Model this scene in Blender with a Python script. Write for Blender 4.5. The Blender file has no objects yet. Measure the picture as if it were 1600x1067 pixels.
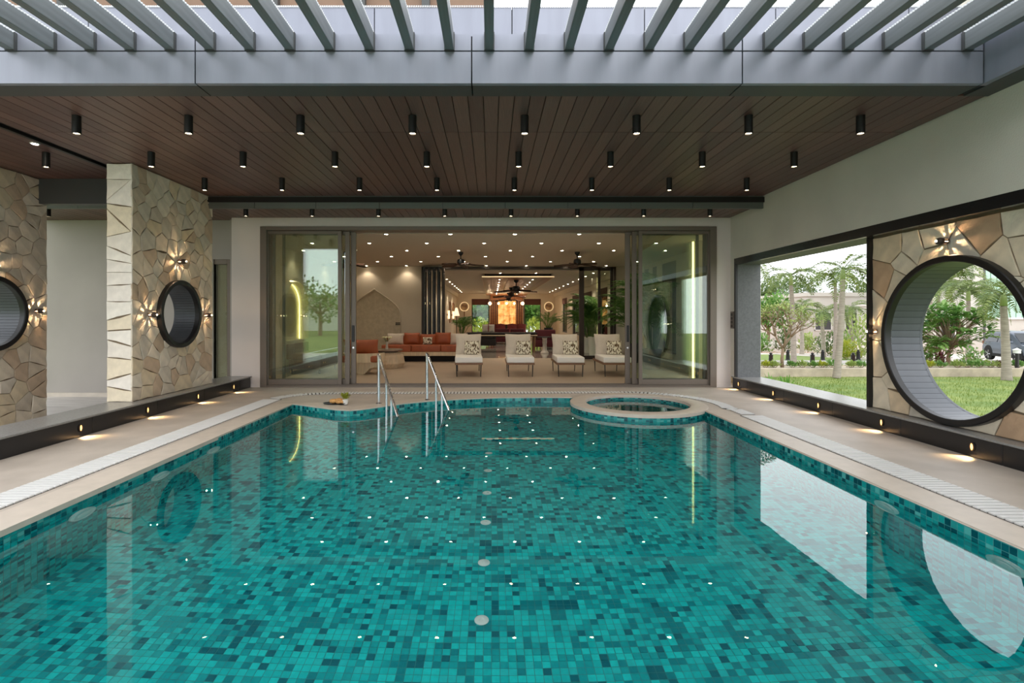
import bpy, bmesh, math, random
import numpy as np
from mathutils import Vector, Matrix, geometry

# ------------------------------------------------------------------ camera, world, sun, exposure
scn = bpy.context.scene
col = scn.collection
EYE = 1.4                       # eye height over the pool deck (deck is z = 0)
VPX, VPY, FPX = 768.0, 496.0, 800.0
cam_data = bpy.data.cameras.new('camera')
cam_data.sensor_width = 36.0
cam_data.lens = 18.0
cam_data.shift_x = 32.0 / 1600.0
cam_data.shift_y = -37.5 / 1600.0
cam_data.clip_start = 0.05
cam_data.clip_end = 500
cam = bpy.data.objects.new('camera', cam_data)
cam.location = (0, 0, EYE)
cam.rotation_euler = (math.pi / 2, 0, 0)
col.objects.link(cam)
scn.camera = cam

SKY_STRENGTH = 2.15
world = bpy.data.worlds.new('overcast_sky')
scn.world = world
world.use_nodes = True
wn, wl = world.node_tree.nodes, world.node_tree.links
wn.clear()
w_out = wn.new('ShaderNodeOutputWorld')
w_bg = wn.new('ShaderNodeBackground')
w_tc = wn.new('ShaderNodeTexCoord')
w_noise = wn.new('ShaderNodeTexNoise')
w_noise.inputs['Scale'].default_value = 2.2
w_noise.inputs['Detail'].default_value = 5
w_noise.inputs['Roughness'].default_value = 0.5
w_ramp = wn.new('ShaderNodeValToRGB')
w_ramp.color_ramp.elements[0].position = 0.30
w_ramp.color_ramp.elements[0].color = (0.76, 0.80, 0.86, 1)
w_ramp.color_ramp.elements[1].position = 0.70
w_ramp.color_ramp.elements[1].color = (1.0, 1.0, 1.0, 1)
wl.new(w_tc.outputs['Generated'], w_noise.inputs['Vector'])
wl.new(w_noise.outputs['Fac'], w_ramp.inputs['Fac'])
wl.new(w_ramp.outputs['Color'], w_bg.inputs['Color'])
w_bg.inputs['Strength'].default_value = SKY_STRENGTH
wl.new(w_bg.outputs['Background'], w_out.inputs['Surface'])

sun_data = bpy.data.lights.new('sun', 'SUN')
sun_data.energy = 0.7
sun_data.angle = math.radians(35)
sun_data.color = (1.0, 0.96, 0.9)
sun = bpy.data.objects.new('sun', sun_data)
sun.rotation_euler = (math.radians(38), math.radians(22), 0)
sun.location = (0, 0, 30)
col.objects.link(sun)

scn.view_settings.view_transform = 'Standard'
scn.view_settings.look = 'None'
scn.view_settings.exposure = 0.30
scn.view_settings.gamma = 1.0
scn.view_settings.use_curve_mapping = False
scn.cycles.max_bounces = 9
scn.cycles.diffuse_bounces = 4
scn.cycles.glossy_bounces = 5
scn.cycles.transmission_bounces = 8
scn.cycles.transparent_max_bounces = 14
scn.cycles.caustics_reflective = True
scn.cycles.caustics_refractive = True
scn.cycles.sample_clamp_indirect = 6.0
scn.cycles.use_denoising = True

random.seed(7)
R = math.radians
PI = math.pi


def atY(px, py, y):
    return Vector(((px - VPX) / FPX * y, y, EYE - (py - VPY) / FPX * y))


# ------------------------------------------------------------------ mesh builder
class MB:
    def __init__(self, M=None):
        self.v, self.f, self.c = [], [], []
        self.M = M

    def add(self, vs, fs, color=None):
        n = len(self.v)
        if self.M is not None:
            vs = [tuple(self.M @ Vector(p)) for p in vs]
        self.v.extend([tuple(p) for p in vs])
        self.f.extend([tuple(i + n for i in f) for f in fs])
        if color is not None:
            self.c.extend([color] * len(fs))
        return self

    def box(self, x0, y0, z0, x1, y1, z1, color=None):
        x0, x1 = min(x0, x1), max(x0, x1)
        y0, y1 = min(y0, y1), max(y0, y1)
        z0, z1 = min(z0, z1), max(z0, z1)
        vs = [(x0, y0, z0), (x1, y0, z0), (x1, y1, z0), (x0, y1, z0), (x0, y0, z1), (x1, y0, z1), (x1, y1, z1), (x0, y1, z1)]
        return self.add(vs, [(0, 3, 2, 1), (4, 5, 6, 7), (0, 1, 5, 4), (1, 2, 6, 5), (2, 3, 7, 6), (3, 0, 4, 7)], color)

    def tube(self, pts, rad, n=8, caps=True):
        pts = [Vector(p) for p in pts]
        rads = rad if isinstance(rad, (list, tuple)) else [rad] * len(pts)
        vs, fs = [], []
        up = None
        for i, p in enumerate(pts):
            d = (pts[min(i + 1, len(pts) - 1)] - pts[max(i - 1, 0)])
            d.normalize()
            if up is None:
                up = d.orthogonal().normalized()
            else:
                up = (up - d * up.dot(d))
                up = up.normalized() if up.length > 1e-6 else d.orthogonal().normalized()
            s = d.cross(up)
            for k in range(n):
                a = 2 * PI * k / n
                vs.append(p + (up * math.cos(a) + s * math.sin(a)) * rads[i])
        for i in range(len(pts) - 1):
            for k in range(n):
                a, b = i * n + k, i * n + (k + 1) % n
                fs.append((a, b, b + n, a + n))
        if caps:
            fs.append(tuple(reversed(range(n))))
            fs.append(tuple((len(pts) - 1) * n + k for k in range(n)))
        return self.add(vs, fs)

    def lathe(self, prof, c=(0, 0, 0), n=16, axis='Z', a0=0.0, caps=True):
        vs, fs = [], []
        for (r, h) in prof:
            for k in range(n):
                a = a0 + 2 * PI * k / n
                x, y, z = r * math.cos(a), r * math.sin(a), h
                if axis == 'X':
                    x, y, z = z, x, y
                elif axis == 'Y':
                    x, y, z = y, z, x
                vs.append((c[0] + x, c[1] + y, c[2] + z))
        for i in range(len(prof) - 1):
            for k in range(n):
                a, b = i * n + k, i * n + (k + 1) % n
                fs.append((a, b, b + n, a + n))
        if caps and prof[0][0] > 1e-5:
            fs.append(tuple(reversed(range(n))))
        if caps and prof[-1][0] > 1e-5:
            fs.append(tuple((len(prof) - 1) * n + k for k in range(n)))
        return self.add(vs, fs)

    def prism(self, poly, d):
        d = Vector(d)
        a = [Vector(p) for p in poly]
        b = [p + d for p in a]
        n = len(a)
        fs = [tuple(reversed(range(n))), tuple(range(n, 2 * n))]
        fs += [(i, (i + 1) % n, (i + 1) % n + n, i + n) for i in range(n)]
        return self.add(a + b, fs)

    def sheet(self, grid):
        """grid: list of rows of points"""
        m = len(grid[0])
        vs = [p for r in grid for p in r]
        fs = [(i * m + k, i * m + k + 1, (i + 1) * m + k + 1, (i + 1) * m + k) for i in range(len(grid) - 1) for k in range(m - 1)]
        return self.add(vs, fs)

    def mesh(self, name, mat, smooth=False, bevel=0, seg=2, fix=False):
        me = bpy.data.meshes.new(name)
        me.from_pydata(self.v, [], self.f)
        if self.c:
            ca = me.color_attributes.new('tint', 'FLOAT_COLOR', 'CORNER')
            buf = np.empty((len(me.loops), 4), dtype=np.float32)
            lt = np.empty(len(me.polygons), dtype=np.int32)
            me.polygons.foreach_get('loop_total', lt)
            buf[:] = np.repeat(np.array([(*c[:3], 1.0) for c in self.c], dtype=np.float32), lt, axis=0)
            ca.data.foreach_set('color', buf.ravel())
        if bevel or fix:
            bm = bmesh.new()
            bm.from_mesh(me)
            if fix:
                bmesh.ops.recalc_face_normals(bm, faces=bm.faces)
            if bevel:
                es = [e for e in bm.edges if len(e.link_faces) == 2 and e.calc_face_angle(0) > 0.5]
                bmesh.ops.bevel(bm, geom=es, offset=bevel, segments=seg, profile=0.6, affect='EDGES', clamp_overlap=True)
            bm.to_mesh(me)
            bm.free()
        if smooth:
            me.polygons.foreach_set('use_smooth', [True] * len(me.polygons))
            if smooth == 'auto':
                me.set_sharp_from_angle(angle=R(38))
        if mat is not None:
            me.materials.append(mat)
        return me

    def build(self, name, mat, parent=None, smooth=False, bevel=0, seg=2, fix=False):
        return link(name, self.mesh(name, mat, smooth, bevel, seg, fix), parent)


def link(name, me, parent=None, loc=None, rot=None, scale=None):
    o = bpy.data.objects.new(name, me)
    col.objects.link(o)
    if parent is not None:
        o.parent = parent
    if loc is not None:
        o.location = loc
    if rot is not None:
        o.rotation_euler = rot
    if scale is not None:
        o.scale = scale if isinstance(scale, (tuple, list)) else (scale,) * 3
    return o


def tag(o, label=None, cat=None, group=None, kind=None):
    if label:
        o['label'] = label
    if cat:
        o['category'] = cat
    if group:
        o['group'] = group
    if kind:
        o['kind'] = kind
    return o


def thing(name, label, cat, loc=(0, 0, 0), rz=0.0, group=None):
    o = bpy.data.objects.new(name, None)
    o.empty_display_size = 0.1
    col.objects.link(o)
    o.location = loc
    o.rotation_euler = (0, 0, rz)
    return tag(o, label, cat, group)


def struct(name, mb, mat, label=None, cat=None, **k):
    o = mb.build(name, mat, None, **k)
    return tag(o, label, cat, None, 'structure')


def struct_root(name, label=None, cat=None, loc=(0, 0, 0)):
    o = thing(name, label, cat, loc)
    o['kind'] = 'structure'
    return o


def copy_tree(o, parent=None):
    c = o.copy()
    col.objects.link(c)
    if parent is not None:
        c.parent = parent
    for ch in list(o.children):
        copy_tree(ch, c)
    return c


def lamp(name, kind, loc, energy, color, parent=None, size=0.03, rot=None, spot=None, blend=0.5):
    d = bpy.data.lights.new(name, kind)
    d.energy = energy
    d.color = color
    d.shadow_soft_size = size
    if kind == 'SPOT':
        d.spot_size = R(spot or 90)
        d.spot_blend = blend
    o = bpy.data.objects.new(name, d)
    col.objects.link(o)
    o.location = loc
    if rot:
        o.rotation_euler = rot
    if parent is not None:
        o.parent = parent
    return o


# ------------------------------------------------------------------ materials
def s2l(c):
    return tuple(((x / 255.0) / 12.92 if x / 255.0 <= 0.04045 else ((x / 255.0 + 0.055) / 1.055) ** 2.4) for x in c)


def mat(name, rgb, rough=0.6, metal=0.0, var=0.0, scale=4.0, bump=0.0, bscale=40.0, stretch=(1, 1, 1), spec=0.5, rgb2=None, detail=4.0, coord='Object', thr=None, trans=0.0):
    m = bpy.data.materials.new(name)
    m.use_nodes = True
    nt = m.node_tree
    b = nt.nodes['Principled BSDF']
    c = s2l(rgb)
    b.inputs['Base Color'].default_value = (*c, 1)
    b.inputs['Roughness'].default_value = rough
    b.inputs['Metallic'].default_value = metal
    b.inputs['Specular IOR Level'].default_value = spec
    if var or rgb2 or bump:
        tc = nt.nodes.new('ShaderNodeTexCoord')
        mp = nt.nodes.new('ShaderNodeMapping')
        mp.inputs['Scale'].default_value = stretch
        nt.links.new(tc.outputs[coord], mp.inputs['Vector'])
    if var or rgb2:
        n = nt.nodes.new('ShaderNodeTexNoise')
        n.inputs['Scale'].default_value = scale
        n.inputs['Detail'].default_value = detail
        nt.links.new(mp.outputs['Vector'], n.inputs['Vector'])
        r = nt.nodes.new('ShaderNodeValToRGB')
        lo, hi = (0.32, 0.68) if thr is None else thr
        r.color_ramp.elements[0].position = lo
        r.color_ramp.elements[1].position = hi
        c2 = s2l(rgb2) if rgb2 else tuple(min(1, x * (1 + var)) for x in c)
        c1 = c if rgb2 else tuple(x * (1 - var) for x in c)
        r.color_ramp.elements[0].color = (*c1, 1)
        r.color_ramp.elements[1].color = (*c2, 1)
        nt.links.new(n.outputs['Fac'], r.inputs['Fac'])
        nt.links.new(r.outputs['Color'], b.inputs['Base Color'])
    if bump:
        n2 = nt.nodes.new('ShaderNodeTexNoise')
        n2.inputs['Scale'].default_value = bscale
        n2.inputs['Detail'].default_value = 3
        nt.links.new(mp.outputs['Vector'], n2.inputs['Vector'])
        bp = nt.nodes.new('ShaderNodeBump')
        bp.inputs['Strength'].default_value = bump
        bp.inputs['Distance'].default_value = 0.02
        nt.links.new(n2.outputs['Fac'], bp.inputs['Height'])
        nt.links.new(bp.outputs['Normal'], b.inputs['Normal'])
    return m


def emit(name, rgb, strength):
    m = bpy.data.materials.new(name)
    m.use_nodes = True
    b = m.node_tree.nodes['Principled BSDF']
    c = s2l(rgb)
    b.inputs['Base Color'].default_value = (*c, 1)
    b.inputs['Emission Color'].default_value = (*c, 1)
    b.inputs['Emission Strength'].default_value = strength
    return m


def random_mat(name, stops, rough=0.75, grain=0.12, gscale=9.0, bump=0.35, bscale=25.0, stretch=(1, 1, 1), spec=0.3, use_attr=False):
    """every object that wears it takes its own colour from the stops"""
    m = bpy.data.materials.new(name)
    m.use_nodes = True
    nt = m.node_tree
    b = nt.nodes['Principled BSDF']
    b.inputs['Roughness'].default_value = rough
    b.inputs['Specular IOR Level'].default_value = spec
    if use_attr:
        at = nt.nodes.new('ShaderNodeAttribute')
        at.attribute_name = 'tint'
        colour = at.outputs['Color']
    else:
        oi = nt.nodes.new('ShaderNodeObjectInfo')
        r = nt.nodes.new('ShaderNodeValToRGB')
        r.color_ramp.interpolation = 'CONSTANT'
        while len(r.color_ramp.elements) < len(stops):
            r.color_ramp.elements.new(0.5)
        for i, s in enumerate(stops):
            r.color_ramp.elements[i].position = i / len(stops)
            r.color_ramp.elements[i].color = (*s2l(s), 1)
        nt.links.new(oi.outputs['Random'], r.inputs['Fac'])
        colour = r.outputs['Color']
    tc = nt.nodes.new('ShaderNodeTexCoord')
    mp = nt.nodes.new('ShaderNodeMapping')
    mp.inputs['Scale'].default_value = stretch
    nt.links.new(tc.outputs['Object'], mp.inputs['Vector'])
    n = nt.nodes.new('ShaderNodeTexNoise')
    n.inputs['Scale'].default_value = gscale
    n.inputs['Detail'].default_value = 6
    nt.links.new(mp.outputs['Vector'], n.inputs['Vector'])
    mr = nt.nodes.new('ShaderNodeMapRange')
    mr.inputs['From Min'].default_value = 0.3
    mr.inputs['From Max'].default_value = 0.7
    mr.inputs['To Min'].default_value = 1 - grain
    mr.inputs['To Max'].default_value = 1 + grain
    nt.links.new(n.outputs['Fac'], mr.inputs['Value'])
    mx = nt.nodes.new('ShaderNodeVectorMath')
    mx.operation = 'SCALE'
    nt.links.new(colour, mx.inputs[0])
    nt.links.new(mr.outputs['Result'], mx.inputs['Scale'])
    nt.links.new(mx.outputs['Vector'], b.inputs['Base Color'])
    if bump:
        n2 = nt.nodes.new('ShaderNodeTexNoise')
        n2.inputs['Scale'].default_value = bscale
        n2.inputs['Detail'].default_value = 4
        nt.links.new(mp.outputs['Vector'], n2.inputs['Vector'])
        bp = nt.nodes.new('ShaderNodeBump')
        bp.inputs['Strength'].default_value = bump
        bp.inputs['Distance'].default_value = 0.015
        nt.links.new(n2.outputs['Fac'], bp.inputs['Height'])
        nt.links.new(bp.outputs['Normal'], b.inputs['Normal'])
    return m


def leaf_mat(name, a, b_, rough=0.5, scale=3.0):
    m = mat(name, a, rough=rough, rgb2=b_, scale=scale, detail=3)
    nt = m.node_tree
    p = nt.nodes['Principled BSDF']
    tr = nt.nodes.new('ShaderNodeBsdfTranslucent')
    mx = nt.nodes.new('ShaderNodeMixShader')
    mx.inputs[0].default_value = 0.3
    out = [n for n in nt.nodes if n.type == 'OUTPUT_MATERIAL'][0]
    src = p.inputs['Base Color'].links[0].from_socket
    nt.links.new(src, tr.inputs['Color'])
    nt.links.new(p.outputs[0], mx.inputs[1])
    nt.links.new(tr.outputs[0], mx.inputs[2])
    nt.links.new(mx.outputs[0], out.inputs['Surface'])
    return m


def glass_mat(name, tint=(0.93, 0.965, 0.93), refl_ior=1.6, base=0.02):
    """coated architectural glass: clear tinted pane with a mirror-like coat"""
    m = bpy.data.materials.new(name)
    m.use_nodes = True
    nt = m.node_tree
    nt.nodes.clear()
    out = nt.nodes.new('ShaderNodeOutputMaterial')
    tr = nt.nodes.new('ShaderNodeBsdfTransparent')
    tr.inputs['Color'].default_value = (*tint, 1)
    gl = nt.nodes.new('ShaderNodeBsdfGlossy')
    gl.inputs['Roughness'].default_value = 0.0
    gl.inputs['Color'].default_value = (0.93, 1.0, 0.95, 1)
    fr = nt.nodes.new('ShaderNodeFresnel')
    fr.inputs['IOR'].default_value = refl_ior
    ad = nt.nodes.new('ShaderNodeMath')
    ad.operation = 'ADD'
    ad.use_clamp = True
    ad.inputs[1].default_value = base
    nt.links.new(fr.outputs[0], ad.inputs[0])
    mx = nt.nodes.new('ShaderNodeMixShader')
    nt.links.new(ad.outputs[0], mx.inputs[0])
    nt.links.new(tr.outputs[0], mx.inputs[1])
    nt.links.new(gl.outputs[0], mx.inputs[2])
    nt.links.new(mx.outputs[0], out.inputs['Surface'])
    return m


def water_mat():
    m = bpy.data.materials.new('water')
    m.use_nodes = True
    nt = m.node_tree
    nt.nodes.clear()
    out = nt.nodes.new('ShaderNodeOutputMaterial')
    g = nt.nodes.new('ShaderNodeBsdfGlass')
    g.inputs['IOR'].default_value = 1.45
    g.inputs['Roughness'].default_value = 0.0
    g.inputs['Color'].default_value = (0.93, 0.99, 0.98, 1)
    tc = nt.nodes.new('ShaderNodeTexCoord')
    n = nt.nodes.new('ShaderNodeTexNoise')
    n.inputs['Scale'].default_value = 7.0
    n.inputs['Detail'].default_value = 2
    bp = nt.nodes.new('ShaderNodeBump')
    bp.inputs['Strength'].default_value = 0.006
    bp.inputs['Distance'].default_value = 0.02
    nt.links.new(tc.outputs['Object'], n.inputs['Vector'])
    nt.links.new(n.outputs['Fac'], bp.inputs['Height'])
    nt.links.new(bp.outputs['Normal'], g.inputs['Normal'])
    nt.links.new(g.outputs[0], out.inputs['Surface'])
    return m


M = {}
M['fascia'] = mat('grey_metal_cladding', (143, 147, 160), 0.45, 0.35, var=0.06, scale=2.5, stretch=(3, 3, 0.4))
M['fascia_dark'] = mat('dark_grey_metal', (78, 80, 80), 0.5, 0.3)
M['slat'] = mat('weathered_grey_slat', (118, 124, 126), 0.45, 0.25, var=0.18, scale=3, stretch=(6, 0.4, 6))
M['joint'] = mat('dark_joint', (30, 30, 32), 0.8)
M['ribbed'] = mat('milky_polycarbonate', (225, 228, 230), 0.4)
M['plank'] = random_mat('brown_soffit_plank', [(104, 76, 70), (98, 71, 66), (110, 81, 74), (92, 66, 62)], rough=0.42, grain=0.28, gscale=5, bump=0.12, bscale=12, stretch=(22, 0.7, 22), spec=0.5)
M['soffit_back'] = mat('soffit_backing', (26, 20, 19), 0.8)
M['black'] = mat('black_powder_coat', (20, 20, 22), 0.4)
M['plaster'] = mat('grey_textured_plaster', (208, 203, 190), 0.85, var=0.05, scale=1.2, bump=0.15, bscale=70)
M['plaster_warm'] = mat('cream_plaster', (222, 213, 207), 0.8, var=0.03, scale=1.5)
M['lounge_wall'] = mat('lounge_wall_paint', (206, 192, 170), 0.75, var=0.03, scale=2)
M['lounge_ceiling'] = mat('lounge_ceiling_paint', (196, 184, 170), 0.8)
M['stone_left'] = random_mat('buff_stone', [(226, 213, 194), (218, 203, 183), (230, 220, 203), (208, 197, 180), (222, 206, 178), (206, 184, 160), (228, 216, 197), (214, 205, 190)], gscale=7)
M['stone_right'] = random_mat('pale_stone', [(222, 210, 188), (228, 216, 194), (216, 202, 178), (208, 204, 190), (192, 162, 132), (224, 208, 182), (206, 198, 184), (220, 200, 170)], gscale=7)
M['stone_end'] = random_mat('sky_lit_stone', [(238, 231, 220), (234, 226, 213), (240, 234, 222), (232, 219, 194)], gscale=7)  # pillar stone again, paled in colour for the sky light on its end
M['mortar'] = mat('dark_mortar', (120, 104, 84), 0.95)
M['granite'] = mat('black_granite', (26, 26, 28), 0.22, var=0.5, scale=90, detail=2, bump=0.03, bscale=60)
M['granite_top'] = mat('grey_granite_top', (140, 140, 138), 0.25, var=0.12, scale=60)
M['jamb'] = mat('flamed_dark_granite', (96, 98, 100), 0.6, var=0.15, scale=30)
M['deck'] = mat('beige_stone_deck', (184, 173, 161), 0.5, rgb2=(202, 191, 179), scale=2.2, detail=8, bump=0.1, bscale=60)
M['coping'] = mat('pool_coping_stone', (206, 194, 180), 0.45, var=0.05, scale=8)
M['grate'] = mat('white_grating', (226, 226, 224), 0.5)
M['grate_gap'] = mat('grating_channel', (70, 68, 66), 0.9)
M['tile'] = random_mat('teal_mosaic', [(0, 0, 0)], rough=0.25, grain=0.08, gscale=30, bump=0, use_attr=True, spec=0.5)
TEALS = [(22, 212, 212), (16, 196, 198), (8, 170, 176), (5, 143, 152), (3, 112, 126), (34, 200, 202)]
M['tile_piece'] = random_mat('teal_mosaic_piece', TEALS[:5] + TEALS[:3], rough=0.25, grain=0.08, gscale=30, bump=0, spec=0.5)
M['grout'] = mat('teal_grout', (66, 142, 140), 0.8)
M['water'] = water_mat()
M['steel'] = mat('polished_steel', (215, 216, 218), 0.16, 1.0)
M['white_plastic'] = mat('white_plastic', (226, 232, 228), 0.4)
M['bronze'] = mat('bronze_anodised_frame', (122, 112, 102), 0.45, 0.4)
M['bronze_dark'] = mat('dark_bronze_frame', (62, 52, 46), 0.5, 0.3)
M['glass'] = glass_mat('coated_door_glass')
M['glass_clear'] = glass_mat('clear_window_glass', (0.92, 0.96, 0.93), 1.5, 0.0)
M['liner'] = mat('dark_grey_window_liner', (84, 88, 94), 0.4, 0.2, var=0.1, scale=4)
M['lamp_warm'] = emit('warm_lamp', (255, 226, 180), 26)
M['lamp_white'] = emit('white_lamp', (255, 240, 215), 34)
M['lamp_step'] = emit('step_lamp', (255, 190, 110), 3)
M['led'] = emit('yellow_led_strip', (255, 240, 160), 4)
M['led_warm'] = emit('warm_led_strip', (255, 222, 170), .6)
M['lounge_floor'] = mat('lounge_floor_tile', (178, 160, 140), 0.4, var=0.04, scale=2)
M['hall_floor'] = mat('polished_hall_floor', (150, 140, 130), 0.08, var=0.1, scale=2)
M['cream_fabric'] = mat('cream_upholstery', (212, 200, 184), 0.9, var=0.03, scale=20, bump=0.1, bscale=200)  # cream darkened for the shade on the lounger backs
M['seat_white'] = mat('white_seat_cushion', (238, 234, 226), 0.9, bump=0.1, bscale=200)
M['leather'] = mat('tan_orange_leather', (160, 80, 42), 0.5, var=0.12, scale=6)
M['leather_brown'] = mat('brown_leather', (104, 62, 42), 0.55, var=0.1, scale=6)
M['patterned'] = mat('leaf_print_fabric', (230, 222, 200), 0.9, rgb2=(96, 76, 50), scale=13, detail=3, thr=(0.47, 0.55), stretch=(2.2, 1, 1))
M['maroon'] = mat('maroon_velvet', (84, 26, 34), 0.8, var=0.1, scale=8)
M['maroon_light'] = mat('dusty_red_velvet', (142, 66, 66), 0.8, var=0.1, scale=8)
M['wood_light'] = mat('pale_travertine', (214, 190, 158), 0.55, var=0.12, scale=4, stretch=(8, 8, 0.6))
M['wood_frame'] = mat('teak_frame', (128, 92, 64), 0.5, var=0.15, scale=5, stretch=(8, 8, 0.6))
M['walnut'] = mat('walnut_panel', (150, 94, 52), 0.4, var=0.2, scale=4, stretch=(0.5, 6, 6))
M['fan'] = mat('dark_walnut_blade', (70, 42, 28), 0.5, var=0.2, scale=5)
M['marble'] = mat('pale_marble', (206, 196, 182), 0.3, var=0.1, scale=4)
M['arch'] = mat('arch_relief_plaster', (188, 174, 150), 0.8, var=0.1, scale=9, bump=0.3, bscale=50)
M['onyx'] = emit('backlit_onyx', (236, 170, 80), .62)
M['blind'] = mat('brown_roller_blind', (86, 48, 38), 0.8)
M['blind_dark'] = mat('charcoal_roller_blind', (64, 62, 56), 0.8)
M['lawn'] = mat('lawn', (86, 112, 44), 0.9, rgb2=(122, 136, 66), scale=1.3, detail=8, bump=0.4, bscale=60)
M['grass'] = leaf_mat('grass_blade', (84, 116, 40), (136, 148, 70), scale=2.0)
M['soil'] = mat('red_soil', (176, 122, 86), 0.95, var=0.15, scale=3)
M['paver'] = mat('paved_road', (196, 188, 178), 0.8, var=0.06, scale=6)
M['asphalt'] = mat('grey_lane', (158, 154, 150), 0.85, var=0.06, scale=6)
M['planter'] = mat('weathered_planter_wall', (176, 164, 146), 0.9, var=0.2, scale=3)
M['house'] = mat('beige_house_wall', (190, 186, 178), 0.8, var=0.03, scale=1)
M['house_white'] = mat('white_house_wall', (222, 221, 216), 0.8)
M['house_dark'] = mat('dark_opening', (70, 70, 72), 0.5)
M['green_sheet'] = mat('green_corrugated_sheet', (172, 206, 186), 0.4, var=0.04, scale=2)
M['upper_clad'] = mat('brown_upper_cladding', (132, 104, 84), 0.6, var=0.1, scale=3)
M['trunk'] = mat('grey_palm_trunk', (150, 142, 130), 0.9, var=0.2, scale=5, stretch=(1, 1, 8), bump=0.3, bscale=20)
M['bark'] = mat('frangipani_bark', (138, 118, 98), 0.9, var=0.15, scale=8)
M['frond'] = leaf_mat('palm_frond', (66, 94, 40), (120, 136, 66))
M['frond_dark'] = leaf_mat('indoor_palm_frond', (40, 82, 30), (96, 138, 48))
M['leaf'] = leaf_mat('frangipani_leaf', (66, 118, 50), (136, 168, 92), scale=2.5)
M['leaf_pale'] = leaf_mat('young_leaf', (120, 148, 70), (176, 186, 116), scale=2.5)
M['leaf_dark'] = leaf_mat('canopy_leaf', (58, 84, 44), (110, 128, 74), scale=1.5)
M['croton'] = leaf_mat('yellow_croton', (176, 178, 60), (120, 140, 50))
M['strap'] = leaf_mat('strap_leaf', (70, 128, 44), (140, 180, 84))
M['crownshaft'] = mat('palm_crownshaft', (140, 160, 96), 0.6)
M['car'] = mat('grey_blue_car_paint', (96, 104, 116), 0.25, 0.5)
M['car_glass'] = mat('car_glass', (30, 36, 40), 0.08)
M['tyre'] = mat('tyre_rubber', (26, 26, 26), 0.9)
M['rim'] = mat('alloy_rim', (190, 192, 196), 0.3, 0.8)
M['tail'] = mat('red_tail_lamp', (150, 20, 20), 0.3)
M['headlamp'] = mat('clear_headlamp', (210, 214, 220), 0.15)
M['pot_white'] = mat('white_pot', (232, 230, 224), 0.5)
M['pot_dark'] = mat('dark_planter_pot', (44, 44, 46), 0.5)
M['bread'] = mat('golden_bread', (214, 160, 96), 0.7, var=0.2, scale=20)
M['petal'] = mat('cream_petal', (240, 234, 190), 0.7)
M['canvas'] = mat('printed_canvas', (120, 88, 70), 0.8, rgb2=(200, 170, 130), scale=4)
M['passage_plank'] = mat('grey_streaked_stone', (150, 146, 142), 0.35, rgb2=(206, 202, 196), scale=3, stretch=(.5, 9, 1), detail=4)
M['fascia_step'] = mat('grey_green_metal', (104, 108, 104), 0.45, 0.3)
M['wall_grey'] = mat('plain_grey_render', (172, 166, 159), 0.85, var=0.05, scale=1.2, bump=0.12, bscale=70)
M['brown_marble'] = mat('brown_marble', (128, 108, 92), 0.2, var=0.2, scale=5)

# ------------------------------------------------------------------ dimensions
POOL_L, POOL_R, POOL_NEAR = -3.2, 3.2, -3.0
WATER_Z, POOL_Z = -0.08, -1.30
SPA_C, SPA_IN, SPA_OUT = (2.36, 8.32), 0.83, 1.06
CEIL, CEIL_LOW = 3.54, 3.40
XW = 4.82                       # inner faces of the kerbs
GROUND_R = -0.5
GRID = 1.19

# far pool edge, left to right
EDGE = [(-3.2, 8.235), (-2.95, 8.10), (-2.70, 7.94), (-2.38, 7.74), (-2.13, 7.67), (-1.95, 7.75), (-1.777, 7.92), (-1.6, 8.10), (-1.42, 8.28),
        (-1.0, 8.55), (-.566, 8.71), (-.2, 8.82), (.133, 8.89), (.86, 8.93), (1.46, 8.90)]
spa_arc = []
a_start = math.atan2(8.90 - SPA_C[1], 1.46 - SPA_C[0])          # far-left of the spa ring
a_end = math.atan2(7.64 - SPA_C[1], 3.2 - SPA_C[0]) + 2 * PI    # where it meets the right edge
for i in range(1, 25):
    a = a_start + (a_end - a_start) * i / 24
    spa_arc.append((SPA_C[0] + SPA_OUT * math.cos(a), SPA_C[1] + SPA_OUT * math.sin(a)))
POOL = [(POOL_L, POOL_NEAR)] + EDGE + spa_arc + [(POOL_R, POOL_NEAR)]     # clockwise seen from above


def in_poly(x, y, poly):
    c = False
    j = len(poly) - 1
    for i in range(len(poly)):
        xi, yi = poly[i]
        xj, yj = poly[j]
        if (yi > y) != (yj > y) and x < (xj - xi) * (y - yi) / (yj - yi) + xi:
            c = not c
        j = i
    return c


def flat_poly(outer, holes, z):
    loops = [[Vector((x, y, 0)) for x, y in p] for p in [outer] + holes]
    tris = geometry.tessellate_polygon(loops)
    pts = [p for l in loops for p in l]
    fs = []
    for t in tris:
        a, b, c = (pts[i] for i in t)
        n = (b - a).cross(c - a)
        if n.length < 1e-9:
            continue
        fs.append(tuple(t) if n.z > 0 else tuple(reversed(t)))
    return [(p.x, p.y, z) for p in pts], fs


def offset_line(pts, d):
    """shift an open polyline sideways (left of travel for positive d)"""
    out = []
    for i, p in enumerate(pts):
        a, b = pts[max(i - 1, 0)], pts[min(i + 1, len(pts) - 1)]
        t = Vector((b[0] - a[0], b[1] - a[1])).normalized()
        out.append((p[0] - t.y * d, p[1] + t.x * d))
    return out


# ------------------------------------------------------------------ deck and pool
spa_hole = [(SPA_C[0] + SPA_IN * math.cos(2 * PI * k / 48), SPA_C[1] + SPA_IN * math.sin(2 * PI * k / 48)) for k in range(48)]
mb = MB()
mb.add(*flat_poly([(-XW - .2, POOL_NEAR - 1), (XW + .2, POOL_NEAR - 1), (XW + .2, 10.3), (-5.3, 10.3)], [POOL, spa_hole], 0.0))
deck = struct('floor_deck', mb, M['deck'], 'beige honed stone pool deck around the teal pool', 'floor')

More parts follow.
